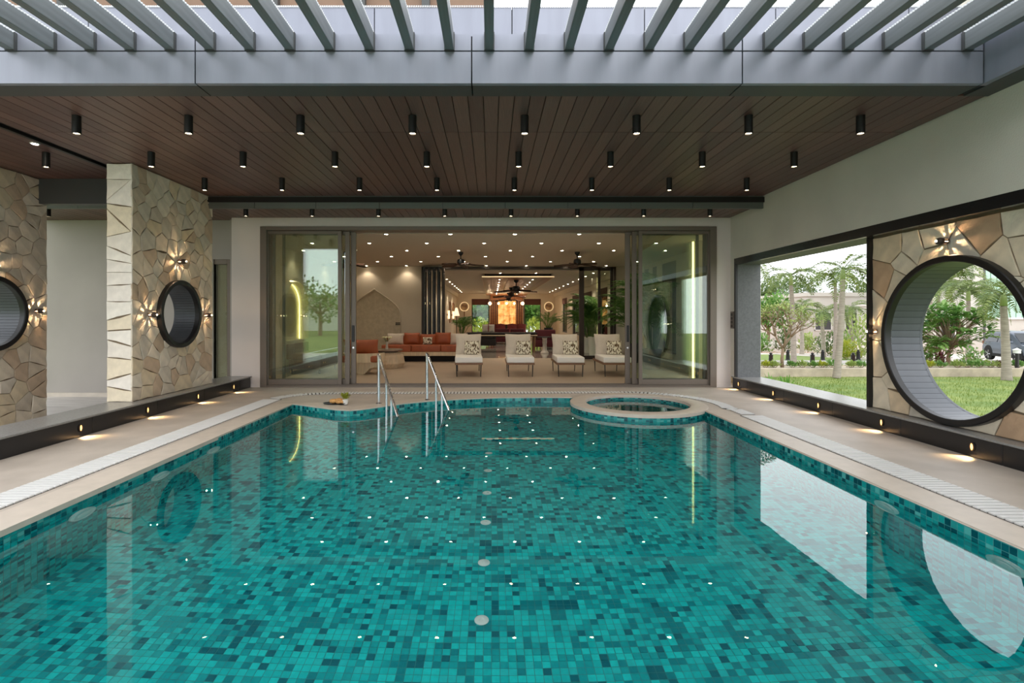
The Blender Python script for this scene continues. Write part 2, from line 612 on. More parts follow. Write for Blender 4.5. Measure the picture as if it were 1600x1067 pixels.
# coping: left edge, far edge, right edge; ring of the spa
cop_line = [(POOL_L, POOL_NEAR)] + EDGE[:-1] + [(1.40, 8.93)]
def strip(line_a, line_b, z0, z1):
    m_ = MB()
    n_ = len(line_a)
    vs = [(*p, z1) for p in line_a] + [(*p, z1) for p in line_b] + [(*p, z0) for p in line_a] + [(*p, z0) for p in line_b]
    fs = []
    for i_ in range(n_ - 1):
        fs += [(i_, i_ + 1, n_ + i_ + 1, n_ + i_), (2 * n_ + i_, 2 * n_ + i_ + 1, i_ + 1, i_), (n_ + i_, n_ + i_ + 1, 3 * n_ + i_ + 1, 3 * n_ + i_)]
    fs += [(0, n_, 3 * n_, 2 * n_), (n_ - 1, 3 * n_ - 1, 4 * n_ - 1, 2 * n_ - 1)]
    return m_.add(vs, fs)
strip([(p[0] + (.015 if i < 1 else 0), p[1]) for i, p in enumerate(cop_line)], offset_line(cop_line, 0.30), -0.03, 0.012).build('coping', M['coping'], deck, fix=True)
strip([(POOL_R, POOL_NEAR), (POOL_R, 7.64)], [(POOL_R + .30, POOL_NEAR), (POOL_R + .30, 7.75)], -0.03, 0.012).build('coping', M['coping'], deck, fix=True)
m_ = MB()
m_.lathe([(SPA_IN - .01, -.03), (SPA_IN - .01, .016), (SPA_IN, .02), (SPA_OUT, .02), (SPA_OUT + .012, .016), (SPA_OUT + .012, -.03)], (*SPA_C, 0), 64)
m_.f = [f for f in m_.f if len(f) == 4]
m_.build('spa_coping', M['coping'], deck, smooth='auto')

# pool basin: backing (grout), mosaic on walls and floor
basin = struct_root('pool_basin', 'teal mosaic lined swimming pool basin under the water', 'pool')
m_ = MB()
n = len(POOL)
vs = [(x, y, 0) for x, y in POOL] + [(x, y, POOL_Z) for x, y in POOL]
m_.add(vs, [(i, (i + 1) % n, n + (i + 1) % n, n + i) for i in range(n)])
v_, f_ = flat_poly(POOL, [], POOL_Z)
m_.add(v_, f_)
vs = [(x, y, 0) for x, y in spa_hole] + [(x, y, -0.9) for x, y in spa_hole]
m_.add(vs, [(i, (i + 1) % 48, 48 + (i + 1) % 48, 48 + i) for i in range(48)])
m_.add([(x, y, -0.9) for x, y in spa_hole], [tuple(range(48))])
m_.build('grout_bed', M['grout'], basin)

TLIN = [s2l(c) for c in TEALS]
TP = 0.05
def tint(rg):
    return TLIN[int(rg.choice(6, p=[.22, .25, .22, .16, .07, .08]))]
rg = np.random.default_rng(5)
tw = MB()
BAND = [s2l(c) for c in ((12, 128, 130), (22, 150, 148), (84, 172, 168), (6, 92, 100), (4, 72, 82), (40, 146, 144))]
def wall_tiles(line, ztop, zbot, flip, zfloor_rows=99):
    """mosaic courses along a polyline; each tile a quad standing 3 mm proud"""
    d = 0.0
    acc = []
    for i_ in range(len(line) - 1):
        a, b = Vector(line[i_]), Vector(line[i_ + 1])
        L = (b - a).length
        acc.append((d, d + L, a, b))
        d += L
    N = int(d / TP)
    step = d / N
    def at(s):
        for (s0, s1, a, b) in acc:
            if s <= s1 + 1e-6:
                return a + (b - a) * ((s - s0) / max(s1 - s0, 1e-9))
        return acc[-1][3]
    rows = int(round((ztop - zbot) / TP))
    for k_ in range(N):
        p, q = at(k_ * step + .0018), at((k_ + 1) * step - .0018)
        t = (q - p).normalized()
        nrm = Vector((t.y, -t.x)) * (-1 if flip else 1)
        p, q = p + nrm * .003, q + nrm * .003
        if (p.y + q.y) / 2 < 0.0:
            continue
        for r_ in range(rows):
            z1, z0 = ztop - r_ * TP - .0018, ztop - (r_ + 1) * TP + .0018
            c = tint(rg) if r_ > 1 else BAND[int(rg.integers(0, 6))]
            tw.add([(p.x, p.y, z0), (q.x, q.y, z0), (q.x, q.y, z1), (p.x, p.y, z1)], [(0, 1, 2, 3)], c)
wall_tiles([(POOL_L, 0.0)] + EDGE, -0.005, POOL_Z, False)
wall_tiles([EDGE[-1]] + spa_arc + [(POOL_R, 0.0)], -0.005, POOL_Z, False)
wall_tiles([spa_hole[-k % 48] for k in range(49)], -0.005, -0.9, False)
o = tw.build('wall_mosaic', M['tile'], basin)
o['kind'] = 'stuff'

fl = MB()
patch = {}
for i in range(70):
    for j in range(90):
        if rg.random() < .16:
            patch[(i, j)] = tint(rg)
near_tiles = []
x0, y0 = POOL_L, 1.0
for j in range(int((9.0 - y0) / TP)):
    yc = y0 + (j + .5) * TP
    for i in range(int((POOL_R - POOL_L) / TP)):
        xc = x0 + (i + .5) * TP
        if yc > 7.2 and not in_poly(xc, yc, POOL):
            continue
        if 3.06 <= yc < 3.06 + 2.5 * TP and abs(xc) < 2.98 and len(near_tiles) < 300:
            near_tiles.append((xc, yc))
            continue
        h = TP / 2 - .0016
        c = patch.get((i // 2, j // 2)) if (i // 2, j // 2) in patch else tint(rg)
        z = POOL_Z + .003
        fl.add([(xc - h, yc - h, z), (xc + h, yc - h, z), (xc + h, yc + h, z), (xc - h, yc + h, z)], [(0, 1, 2, 3)], c)
o = fl.build('floor_mosaic', M['tile'], basin)
o['kind'] = 'stuff'
h = TP / 2 - .0016
m_ = MB()
b_ = h - .0015
m_.add([(-h, -h, 0), (h, -h, 0), (h, h, 0), (-h, h, 0), (-b_, -b_, .004), (b_, -b_, .004), (b_, b_, .004), (-b_, b_, .004)],
       [(4, 5, 6, 7), (0, 1, 5, 4), (1, 2, 6, 5), (2, 3, 7, 6), (3, 0, 4, 7)])
tile_me = m_.mesh('tile', M['tile_piece'])
h_rest = MB()
for k, (x, y) in enumerate(near_tiles):
    if k < 300:
        link('tile', tile_me, basin, (x, y, POOL_Z))

m_ = MB()
m_.add(*flat_poly([(POOL_L - .01, POOL_NEAR)] + [(x - (.01 if i == 0 else 0), y + .01) for i, (x, y) in enumerate(EDGE)] + [(SPA_C[0] + (x - SPA_C[0]) * .99, SPA_C[1] + (y - SPA_C[1]) * .99) for x, y in spa_arc] + [(POOL_R + .01, POOL_NEAR)], [], WATER_Z))
water = struct('pool_water', m_, M['water'], 'still clear pool water mirroring the soffit lamps and openings', 'water')
m_ = MB()
m_.add([(SPA_C[0] + (x - SPA_C[0]) * 1.005, SPA_C[1] + (y - SPA_C[1]) * 1.005, -.07) for x, y in spa_hole], [tuple(range(48))])
struct('spa_water', m_, M['water'], 'still water inside the round spa at the far right of the pool', 'water')

# floor inlets along the centre line, lamps in the side walls of the pool
inl = MB().lathe([(.048, 0), (.048, .006), (.040, .011), (.018, .012), (.012, .004), (0.0, .004)], n=20).mesh('inlet', M['white_plastic'], smooth='auto')
ordn = ['first', 'second', 'third', 'fourth', 'fifth', 'sixth', 'seventh', 'eighth', 'ninth', 'tenth', 'eleventh']
for k in range(7):
    o = link('floor_inlet', inl, None, (-.066 + .006 * k, 3.4 + .655 * k, POOL_Z + .004))
    tag(o, 'white round inlet on the pool floor, %s from the near end of the centre row' % ordn[k], 'pool inlet', 'white inlets along the pool floor')
def pool_lamp(x, y, side, label):
    t = thing('pool_lamp', label, 'pool lamp', (x, y, -.27), 0, 'underwater wall lamps')
    s = -side
    MB().lathe([(.125, 0), (.125, s * .018), (.105, s * .03), (.092, s * .026)], n=28, axis='X').build('rim', M['white_plastic'], t, smooth='auto', fix=True)
    MB().lathe([(.092, s * .02), (.05, s * .034), (0, s * .038)], n=28, axis='X').build('lens', M['white_plastic'], t, smooth=True, fix=True)
for k, y in enumerate((3.99, 4.93, 5.87)):
    pool_lamp(POOL_L + .004, y, -1, 'round white pool lamp under water in the left pool wall, %s' % ('nearest', 'middle one', 'farthest')[k])
for k, y in enumerate((4.13, 3.17)):
    pool_lamp(POOL_R - .004, y, 1, 'round white pool lamp under water in the right pool wall, %s' % ('farther one', 'nearer one')[k])

# overflow gratings: slats over a recessed channel
def grating(name, label, x0, x1, ya, yb):
    t = thing(name, label, 'drain grating', ((x0 + x1) / 2, ya, 0))
    w = (x1 - x0) / 2
    MB().box(-w, 0, .001, w, yb - ya, .003).build('channel', M['grate_gap'], t)
    me = MB().box(-w + .004, -.022, .003, w - .004, .022, .014).mesh('grate_slat', M['grate'])
    nn = int((yb - ya) / .06)
    for k_ in range(min(nn, 150)):
        link('grate_slat', me, t, (0, .03 + k_ * .06, 0))
    if nn > 150:
        m2 = MB()
        for k_ in range(150, nn):
            y_ = .03 + k_ * .06
            m2.box(-w + .004, y_ - .022, .003, w - .004, y_ + .022, .014)
        m2.build('far_slats', M['grate'], t)['kind'] = 'stuff'
    return t
grating('overflow_grating', 'white slatted overflow grating running along the left side of the pool', -3.88, -3.58, 2.7, 8.75)
grating('overflow_grating', 'white slatted overflow grating running along the right side of the pool', 3.54, 3.84, 2.7, 7.3)
path = [(-3.73, 8.80), (-3.62, 9.08), (-3.40, 9.30), (-3.1, 9.42), (-2.6, 9.47), (-1, 9.49), (.6, 9.52), (1.6, 9.55)] + \
       [(2.36 + 1.33 * math.cos(a), 8.22 + 1.33 * math.sin(a)) for a in [R(d) for d in (88, 76, 64, 52, 40, 28, 16, 4, -6, -16)]] + [(3.69, 7.75), (3.69, 7.36)]
t = thing('overflow_grating', 'curved white grating across the far deck that bends around the spa', 'drain grating', (0, 9.4, 0))
w_in, w_out = offset_line(path, .10), offset_line(path, -.10)
loc = lambda L: [(x, y - 9.4) for x, y in L]
strip(loc(w_in), loc(w_out), .001, .004).build('channel', M['grate_gap'], t, fix=True)
m_ = MB()
for i in range(len(path) - 1):
    p, q = Vector(path[i]), Vector(path[i + 1])
    L = (q - p).length
    d = (q - p) / L
    nrm = Vector((-d.y, d.x))
    for k in range(max(1, int(L / .06))):
        c = p + d * (k + .5) * L / max(1, int(L / .06))
        a_, b_ = d * .021, nrm * .098
        pts = [c - a_ - b_, c + a_ - b_, c + a_ + b_, c - a_ + b_]
        m_.prism([(v.x, v.y - 9.4, .004) for v in pts], (0, 0, .01))
m_.build('far_slats', M['grate'], t)['kind'] = 'stuff'

# ------------------------------------------------------------------ kerbs with step lamps
def kerb(name, side, label):
    t = struct_root(name, label, 'kerb')
    m2 = MB()
    y_ = -2.4 + (0.0 if side > 0 else .15)
    k_ = 0
    me = None
    while y_ < 10.1:
        y2 = min(y_ + 1.205, 10.24)
        xa, xb = side * XW, side * (XW + .22)
        MB().box(xa, y_ + .002, 0.0, xb, y2 - .002, .205).build('kerb_block', M['granite'], t, bevel=.004, seg=1)
        y_ = y2
    x1 = side * (XW - .025)
    MB().box(x1, -2.5, .205, side * 5.32, 10.24, .228).build('kerb_top', M['granite_top'] if side < 0 else M['granite_top'], t, bevel=.004, seg=1)
    MB().box(side * (XW + .16), -2.5, -.5, side * 5.30, 10.24, .204).build('kerb_core', M['mortar'], t)
    return t
kerb('trim_1', -1, 'low black granite kerb along the left side of the deck')
kerb('trim_2', 1, 'low black granite kerb along the right side of the deck')

def step_lamp(y, side, label):
    t = thing('step_lamp', label, 'step lamp', (side * (XW - .001), y, .105), 0, 'step lamps in the kerbs')
    s = -side
    ring = []
    m2 = MB()
    n_ = 20
    for (ru, rv, dx) in ((.026, .045, 0), (.026, .045, .012), (.017, .035, .012), (.017, .035, .004)):
        for k_ in range(n_):
            a = 2 * PI * k_ / n_
            m2.v.append((s * dx, ru * math.cos(a), rv * math.sin(a)))
    for r_ in range(3):
        for k_ in range(n_):
            m2.f.append((r_ * n_ + k_, r_ * n_ + (k_ + 1) % n_, (r_ + 1) * n_ + (k_ + 1) % n_, (r_ + 1) * n_ + k_))
    m2.build('bezel', M['bronze_dark'], t, smooth='auto', fix=True)
    m3 = MB()
    m3.add([(s * .007,   .017 * math.cos(2 * PI * k_ / n_), .035 * math.sin(2 * PI * k_ / n_)) for k_ in range(n_)], [tuple(range(n_))])
    m3.build('lens', M['lamp_step'], t, fix=True)
    lamp('step_glow', 'SPOT', (s * .03, 0, .0), 7.0, (1.0, .66, .32), t, .02, rot=(0, s * R(-38), 0), spot=95, blend=.8)
for k, y in enumerate((6.0, 7.17, 8.40, 9.56)):
    step_lamp(y, -1, 'small glowing step lamp in the left black kerb, %s from the near end' % ordn[k])
for k, y in enumerate((5.13, 6.32, 7.54, 8.75, 9.98)):
    step_lamp(y, 1, 'small glowing step lamp in the right black kerb, %s from the near end' % ordn[k])

# ------------------------------------------------------------------ irregular stone cladding
def clip(poly, p, nrm):
    """keep the part of poly on the side of p against nrm"""
    out = []
    for i in range(len(poly)):
        a, b = poly[i], poly[(i + 1) % len(poly)]
        da = (a[0] - p[0]) * nrm[0] + (a[1] - p[1]) * nrm[1]
        db = (b[0] - p[0]) * nrm[0] + (b[1] - p[1]) * nrm[1]
        if da <= 0:
            out.append(a)
        if (da < 0 < db) or (db < 0 < da):
            s = da / (da - db)
            out.append((a[0] + (b[0] - a[0]) * s, a[1] + (b[1] - a[1]) * s))
    return out


def voronoi(w, h, cell, rnd, aspect=1.15, jitter=.46):
    nx = max(1, round(w / (cell * aspect)))
    ny = max(1, round(h / (cell / aspect)))
    pts = []
    for j in range(ny):
        for i in range(nx):
            if nx > 2 and rnd.random() < .08:
                continue
            off = .5 + (.25 if j % 2 else -.25) * (nx > 1)
            pts.append(((i + off + rnd.uniform(-jitter, jitter) * (1 if nx > 1 else .3)) * w / nx, (j + .5 + rnd.uniform(-jitter, jitter)) * h / ny))
    cells = []
    for a in pts:
        poly = [(0, 0), (w, 0), (w, h), (0, h)]
        near = sorted((b for b in pts if b is not a), key=lambda b: (b[0] - a[0]) ** 2 + (b[1] - a[1]) ** 2)[:22]
        for b in near:
            poly = clip(poly, ((a[0] + b[0]) / 2, (a[1] + b[1]) / 2), (b[0] - a[0], b[1] - a[1]))
            if len(poly) < 3:
                break
        if len(poly) >= 3:
            cells.append(poly)
    return cells


def inset(poly, d):
    out = list(poly)
    cx = sum(p[0] for p in poly) / len(poly)
    cy = sum(p[1] for p in poly) / len(poly)
    for i in range(len(poly)):
        a, b = poly[i], poly[(i + 1) % len(poly)]
        ex, ey = b[0] - a[0], b[1] - a[1]
        L = math.hypot(ex, ey)
        if L < 1e-6:
            continue
        nx, ny = ey / L, -ex / L
        if (cx - a[0]) * nx + (cy - a[1]) * ny > 0:
            nx, ny = -nx, -ny
        out = clip(out, (a[0] - nx * d, a[1] - ny * d), (nx, ny))
        if len(out) < 3:
            return []
    return out


def tidy(poly, eps=.012):
    out = []
    for p in poly:
        if not out or math.hypot(p[0] - out[-1][0], p[1] - out[-1][1]) > eps:
            out.append(p)
    if len(out) > 2 and math.hypot(out[0][0] - out[-1][0], out[0][1] - out[-1][1]) <= eps:
        out.pop()
    return out


def stone_face(parent, org, u, v, nrm, w, h, cell, mkey, seed, hole=None, gap=.0022, proud=.016, aspect=1.15):
    rnd = random.Random(seed)
    u, v, nrm, org = Vector(u), Vector(v), Vector(nrm), Vector(org)
    for poly in voronoi(w, h, cell, rnd, aspect):
        poly = tidy(inset(poly, gap + (rnd.uniform(.002, .007) if rnd.random() < .25 else 0)))
        if len(poly) < 3:
            continue
        # broken edges: nick the long sides
        q = []
        for i in range(len(poly)):
            a, b = poly[i], poly[(i + 1) % len(poly)]
            q.append(a)
            L = math.hypot(b[0] - a[0], b[1] - a[1])
            if L > .16 and len(poly) < 9:
                s = rnd.uniform(.35, .65)
                d = rnd.uniform(-.012, .001)
                px_, py_ = a[0] + (b[0] - a[0]) * s, a[1] + (b[1] - a[1]) * s
                nx, ny = (b[1] - a[1]) / L, -(b[0] - a[0]) / L
                q.append((px_ + nx * d, py_ + ny * d))
        poly = q
        if hole:
            cu, cv, r = hole
            if all(math.hypot(p[0] - cu, p[1] - cv) < r for p in poly):
                continue
            if any(math.hypot(p[0] - cu, p[1] - cv) < r + .02 for p in poly):
                dense = []
                for i in range(len(poly)):
                    a, b = poly[i], poly[(i + 1) % len(poly)]
                    for s in (0, .25, .5, .75):
                        dense.append((a[0] + (b[0] - a[0]) * s, a[1] + (b[1] - a[1]) * s))
                out = []
                for p in dense:
                    d = math.hypot(p[0] - cu, p[1] - cv)
                    if d < r:
                        p = (cu + (p[0] - cu) * r / max(d, 1e-6), cv + (p[1] - cv) * r / max(d, 1e-6))
                    out.append(p)
                poly = tidy(out, .008)
                if len(poly) < 3:
                    continue
        cx = sum(p[0] for p in poly) / len(poly)
        cy = sum(p[1] for p in poly) / len(poly)
        pr = proud * rnd.uniform(.75, 1.15)
        tu, tv = rnd.uniform(-.018, .018), rnd.uniform(-.018, .018)
        ch = .005
        base, low, top = [], [], []
        for (a, b) in poly:
            base.append(org + u * a + v * b - nrm * .004)
            tilt = max(-.010, min(.010, (a - cx) * tu + (b - cy) * tv))
            low.append(org + u * a + v * b + nrm * (pr - ch + tilt))
            L = math.hypot(a - cx, b - cy)
            k = max(0.0, 1 - ch / max(L, .02))
            top.append(org + u * (cx + (a - cx) * k) + v * (cy + (b - cy) * k) + nrm * (pr + tilt))
        c0 = org + u * cx + v * cy
        n_ = len(poly)
        m2 = MB()
        m2.add([p - c0 for p in base + low + top] + [nrm * (pr + rnd.uniform(.0, .006))],
               [(i, (i + 1) % n_, n_ + (i + 1) % n_, n_ + i) for i in range(n_)] +
               [(n_ + i, n_ + (i + 1) % n_, 2 * n_ + (i + 1) % n_, 2 * n_ + i) for i in range(n_)] +
               [(2 * n_ + i, 2 * n_ + (i + 1) % n_, 3 * n_) for i in range(n_)])
        o = m2.build('stone', M[mkey], parent, fix=True)
        o.location = c0


def slab_with_hole(mb, org, u, v, nrm, w, h, thick, hole=None, n=64):
    """box w x h x thick (thick goes against nrm) with a round hole through it"""
    u, v, nrm, org = Vector(u), Vector(v), Vector(nrm), Vector(org)
    if hole is None:
        a = [org, org + u * w, org + u * w + v * h, org + v * h]
        mb.prism(a, -nrm * thick)
        return
    cu, cv, r = hole
    angs = sorted({2 * PI * k / n for k in range(n)} | {math.atan2(y - cv, x - cu) % (2 * PI) for x in (0, w) for y in (0, h)})
    inner, outer = [], []
    for a in angs:
        c, s = math.cos(a), math.sin(a)
        ts = []
        if c > 1e-9: ts.append((w - cu) / c)
        if c < -1e-9: ts.append(-cu / c)
        if s > 1e-9: ts.append((h - cv) / s)
        if s < -1e-9: ts.append(-cv / s)
        t_ = min(ts)
        inner.append((cu + r * c, cv + r * s))
        outer.append((cu + t_ * c, cv + t_ * s))
    N = len(angs)
    P = lambda q, d: org + u * q[0] + v * q[1] - nrm * d
    vs = [P(q, 0) for q in inner] + [P(q, 0) for q in outer] + [P(q, thick) for q in inner] + [P(q, thick) for q in outer]
    fs = []
    for i in range(N):
        j = (i + 1) % N
        fs += [(i, N + i, N + j, j), (2 * N + i, 2 * N + j, 3 * N + j, 3 * N + i), (N + i, 3 * N + i, 3 * N + j, N + j), (i, j, 2 * N + j, 2 * N + i)]
    mb.add(vs, fs)


def round_window(name, label, c, r_out, r_in, nx, depth):
    """ring frame on the face and a staved liner running through the wall; nx is the outward x of the face"""
    t = struct_root(name, label, 'window', c)
    MB().lathe([(r_in, -.02 * nx), (r_in, .05 * nx), (r_in + .008, .06 * nx), (r_out - .008, .06 * nx), (r_out, .05 * nx), (r_out, -.02 * nx)], n=72, axis='X', caps=False).build('ring_frame', M['black'], t, smooth='auto', fix=True)
    MB().lathe([(r_in, -(depth - .03) * nx), (r_in, -depth * nx), (r_out - .03, -depth * nx), (r_out - .03, -(depth - .03) * nx)], n=72, axis='X', caps=False).build('outer_ring', M['liner'], t, smooth='auto', fix=True)
    N = 64
    m2 = MB()
    da = PI / N
    w = (r_in + .012) * math.tan(da)
    g = .0025
    m2.add([(0, -w + g, 0), (0, w - g, 0), (0, w - g, -.02), (0, -w + g, -.02), (-(depth - .01) * nx, -w + g, 0), (-(depth - .01) * nx, w - g, 0), (-(depth - .01) * nx, w - g, -.02), (-(depth - .01) * nx, -w + g, -.02)],
           [(0, 1, 2, 3), (4, 7, 6, 5), (0, 4, 5, 1), (1, 5, 6, 2), (2, 6, 7, 3), (3, 7, 4, 0)])
    me = m2.mesh('stave', M['liner'], fix=True)
    for k_ in range(N):
        a = 2 * PI * (k_ + .5) / N
        # stave centre on the circle, its z axis radial
        link('stave', me, t, (0, (r_in + .021) * -math.sin(a), (r_in + .021) * math.cos(a)), (a, 0, 0))
    MB().lathe([(r_in + .024, 0), (r_in + .024, -(depth - .012) * nx)], n=72, axis='X', caps=False).build('liner_back', M['soffit_back'], t, fix=True)
    return t

# left stone pillar with round window
Y1a, Y1b = 7.10, 9.15
core = MB()
slab_with_hole(core, (-5.0, Y1a + .02, .225), (0, 1, 0), (0, 0, 1), (1, 0, 0), Y1b - Y1a - .04, CEIL - .225, .33, (8.15 - Y1a - .02, 1.456 - .225, .515))
pil = struct('stone_pillar', core, M['mortar'], 'buff stone clad pillar with round window, beside the left kerb', 'pillar', fix=True)
stone_face(pil, (-5.0, Y1a, .228), (0, 1, 0), (0, 0, 1), (1, 0, 0), Y1b - Y1a, CEIL - .23, .215, 'stone_left', 11, (8.15 - Y1a, 1.456 - .228, .50))
stone_face(pil, (-5.345, Y1a + .02, .228), (1, 0, 0), (0, 0, 1), (0, -1, 0), .36, CEIL - .23, .30, 'stone_end', 12, aspect=1.5)
round_window('window_1', 'black ringed round window through the middle stone pillar', (-4.97, 8.15, 1.456), .535, .465, 1, .37)
Y2a, Y2b = 5.55, 8.05
core = MB()
slab_with_hole(core, (-7.0, Y2a, -.23), (0, 1, 0), (0, 0, 1), (1, 0, 0), Y2b - Y2a - .02, CEIL + .23, .35, (7.12 - Y2a, 1.456 + .23, .515))
pil = struct('stone_pillar', core, M['mortar'], 'buff stone clad pillar at the left edge, cut by the frame', 'pillar', fix=True)
stone_face(pil, (-7.0, Y2a, -.23), (0, 1, 0), (0, 0, 1), (1, 0, 0), Y2b - Y2a, CEIL + .23, .23, 'stone_left', 13, (7.12 - Y2a, 1.456 + .23, .50))
round_window('window_2', 'black ringed round window in the stone pillar at the left edge', (-6.97, 7.12, 1.456), .535, .465, 1, .40)

# right wall: plaster band above, stone panel with the large round window, framed opening
OPEN_A, OPEN_B, OPEN_T = 6.72, 10.08, 2.435
XR_OUT = 5.30
mb = MB()
mb.box(4.80, -8.0, 2.555, XR_OUT, 10.3, 4.9)
mb.box(4.80, -8.0, 0, XR_OUT, -2.3, 2.555)  # unseen stretch added behind the camera to darken the pool's right side
wr = struct('wall_right', mb, M['plaster'], 'grey plastered right wall with stone panel and framed opening', 'wall')
core = MB()
slab_with_hole(core, (4.99, OPEN_A - .02, .225), (0, -1, 0), (0, 0, 1), (-1, 0, 0), 9.0, 2.555 - .225, .31, (OPEN_A - .02 - 5.53, 1.155 - .225, .875))
core.build('stone_backing', M['mortar'], wr, fix=True)
stone_face(wr, (4.99, OPEN_A - .03, .228), (0, -1, 0), (0, 0, 1), (-1, 0, 0), 4.9, 2.43 - .228, .33, 'stone_right', 21, (OPEN_A - .03 - 5.53, 1.155 - .228, .86), gap=.0045)
MB().box(4.80, OPEN_B, .228, XR_OUT, 10.3, 2.56).build('jamb_pier', M['plaster'], wr)
MB().box(4.82, OPEN_B - .03, .228, XR_OUT - .02, OPEN_B, 2.44).build('jamb_lining', M['jamb'], wr)
MB().box(4.79, OPEN_B - .035, .23, 4.83, OPEN_B + .03, 2.45).build('jamb_edge', M['black'], wr)
MB().box(4.795, -2.5, OPEN_T, 4.86, 10.12, 2.56).build('black_band', M['granite'], wr)
MB().box(4.83, OPEN_A, OPEN_T + .005, XR_OUT, OPEN_B, 2.553).build('opening_head', M['jamb'], wr)
MB().box(4.93, OPEN_A - .035, .228, 4.995, OPEN_A + .012, OPEN_T + .01).build('opening_trim', M['black'], wr)
MB().box(4.995, OPEN_A - .03, .228, XR_OUT, OPEN_A, OPEN_T + .01).build('opening_side', M['jamb'], wr)
round_window('window_3', 'large black ringed round window through the right stone wall', (4.955, 5.53, 1.155), .915, .845, -1, .41)

# ------------------------------------------------------------------ facade, left set-back wall
mb = MB()
FY = 10.28
DX0, DX1, DZT = (407 - VPX) / FPX * FY, (1119 - VPX) / FPX * FY, EYE + 142 / FPX * FY
mb.box(-5.22, FY, 0, DX0, FY + .42, CEIL_LOW + .06)
mb.box(DX1, FY, 0, 4.81, FY + .42, CEIL_LOW + .06)
mb.box(DX0, FY, DZT, DX1, FY + .42, CEIL_LOW + .06)
wb = struct('wall_back', mb, M['plaster_warm'], 'cream plastered facade around the sliding glass doors', 'wall')
m_ = MB()
for xa, xb in ((-4.83, DX0 - .0), (DX1, 4.80)):
    m_.box(xa, FY - .018, 0, xb, FY, .07)
m_.build('skirting', M['plaster_warm'], wb, bevel=.004)
mb = MB()
LY = 10.55
dl0, dl1, dlt = (333 - VPX) / FPX * LY, (362 - VPX) / FPX * LY, EYE + 91 / FPX * LY
mb.box(-9.3, LY, -.25, dl0, LY + .3, CEIL_LOW + .2)
mb.box(dl0, LY, dlt, dl1 + .02, LY + .3, CEIL_LOW + .2)
mb.box(dl1 + .02, LY - .1, -.25, -5.2, LY + .3, CEIL_LOW + .2)
wl_ = struct('wall_left', mb, M['wall_grey'], 'plain grey wall behind the left stone pillars', 'wall')
MB().box(-9.3, LY - .02, -.25, dl0, LY, -.15).build('skirting', M['marble'], wl_)
gr = MB()
gx = -6.58
for k in range(5):
    gr.box(gx + k * .075, LY - .012, 1.05, gx + k * .075 + .05, LY, 1.13)
gr.build('vent_slots', M['black'], wl_)['kind'] = 'stuff'

# ------------------------------------------------------------------ soffits
ceil = struct_root('ceiling', 'dark brown planked soffit with black cylinder lamps', 'ceiling')
MB().box(-9.3, 4.70, CEIL + .03, XR_OUT, 9.1, CEIL + .12).build('soffit_backing', M['soffit_back'], ceil)
MB().box(-9.3, 9.0, CEIL_LOW + .03, 4.82, 10.7, CEIL_LOW + .12).build('soffit_backing', M['soffit_back'], ceil)
PW = .152
def planks(xa, xb, segs, z):
    nn = int((xb - xa) / PW)
    for (ya, yb) in segs:
        L = yb - ya - .003
        me = MB().box(-PW / 2 + .003, 0, 0, PW / 2 - .003, L, .022).mesh('plank', M['plank'], bevel=.003, seg=1)
        for k_ in range(nn):
            o = link('plank', me, ceil, (xa + (k_ + .5) * PW, ya, z + .002 + .0006 * (k_ % 3)))
planks(-5.40, 4.80, [(4.95, 5.92), (5.923, 9.03)], CEIL)
planks(-9.2, -5.52, [(4.95, 9.03)], CEIL)
planks(-9.2, 4.80, [(9.10, 10.55)], CEIL_LOW)
MB().box(-5.52, 4.95, CEIL - .015, -5.47, 9.03, CEIL + .03).build('edge_angle', M['black'], ceil)
MB().box(-5.47, 4.95, CEIL + .02, -5.40, 9.03, CEIL + .03).build('shadow_gap', M['black'], ceil)
fz0, fz1 = EYE + 1.925, CEIL
m_root = struct_root('trim_3', 'dark grey metal fascia stepping down to the low soffit', 'fascia')
xs = [-9.2, -7.3, -5.33, -4.18, -3.10, -1.98, -.86, .24, 1.35, 2.45, 3.55, 4.80]
for xa, xb in zip(xs[:-1], xs[1:]):
    MB().box(xa + .004, 9.03, fz0, xb - .004, 9.09, fz1).build('fascia_panel', M['fascia_step'], m_root)
MB().box(-9.2, 9.05, fz0 + .01, 4.80, 9.12, fz1).build('fascia_core', M['joint'], m_root)
mb = MB()
mb.box(-7.0, 7.9, EYE + 1.755, -5.34, 8.02, CEIL)
struct('trim_4', mb, M['fascia_dark'], 'dark metal beam between the two left stone pillars', 'beam')
mb = MB()
mb.box(-9.3, 4.72, CEIL + .13, XR_OUT, 10.9, CEIL + .3)
struct('roof', mb, M['fascia_dark'], 'flat roof slab over the pool end', 'roof')

# front beam, upper fascia, side beam
BY, BZ0, BZM, BZ1 = 4.68, CEIL, EYE + 2.435, EYE + 2.59
fb = struct_root('trim_5', 'grey metal clad beam across the pool carrying the pergola slats', 'beam')
xs = [-8.0, -5.2, (305 - VPX) / FPX * BY, (737 - VPX) / FPX * BY, (1160 - VPX) / FPX * BY, (1537 - VPX) / FPX * BY]
for xa, xb in zip(xs[:-1], xs[1:]):
    MB().box(xa + .006, BY, BZ0, xb - .006, BY + .05, BZM - .006).build('beam_panel', M['fascia'], fb)
    MB().box(xa + .006, BY, BZM + .006, xb - .006, BY + .05, BZ1).build('beam_panel', M['fascia'], fb)
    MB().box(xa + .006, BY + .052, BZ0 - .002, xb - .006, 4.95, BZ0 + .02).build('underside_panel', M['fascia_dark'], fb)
MB().box(-8.0, BY + .02, BZ0 + .02, 4.50, 4.94, BZ1 - .01).build('beam_core', M['joint'], fb)
UY, UZ1 = 5.2, EYE + 484 / FPX * 5.2
uf = struct_root('trim_6', 'upper grey metal fascia behind the beam with ribbed top edge', 'fascia')
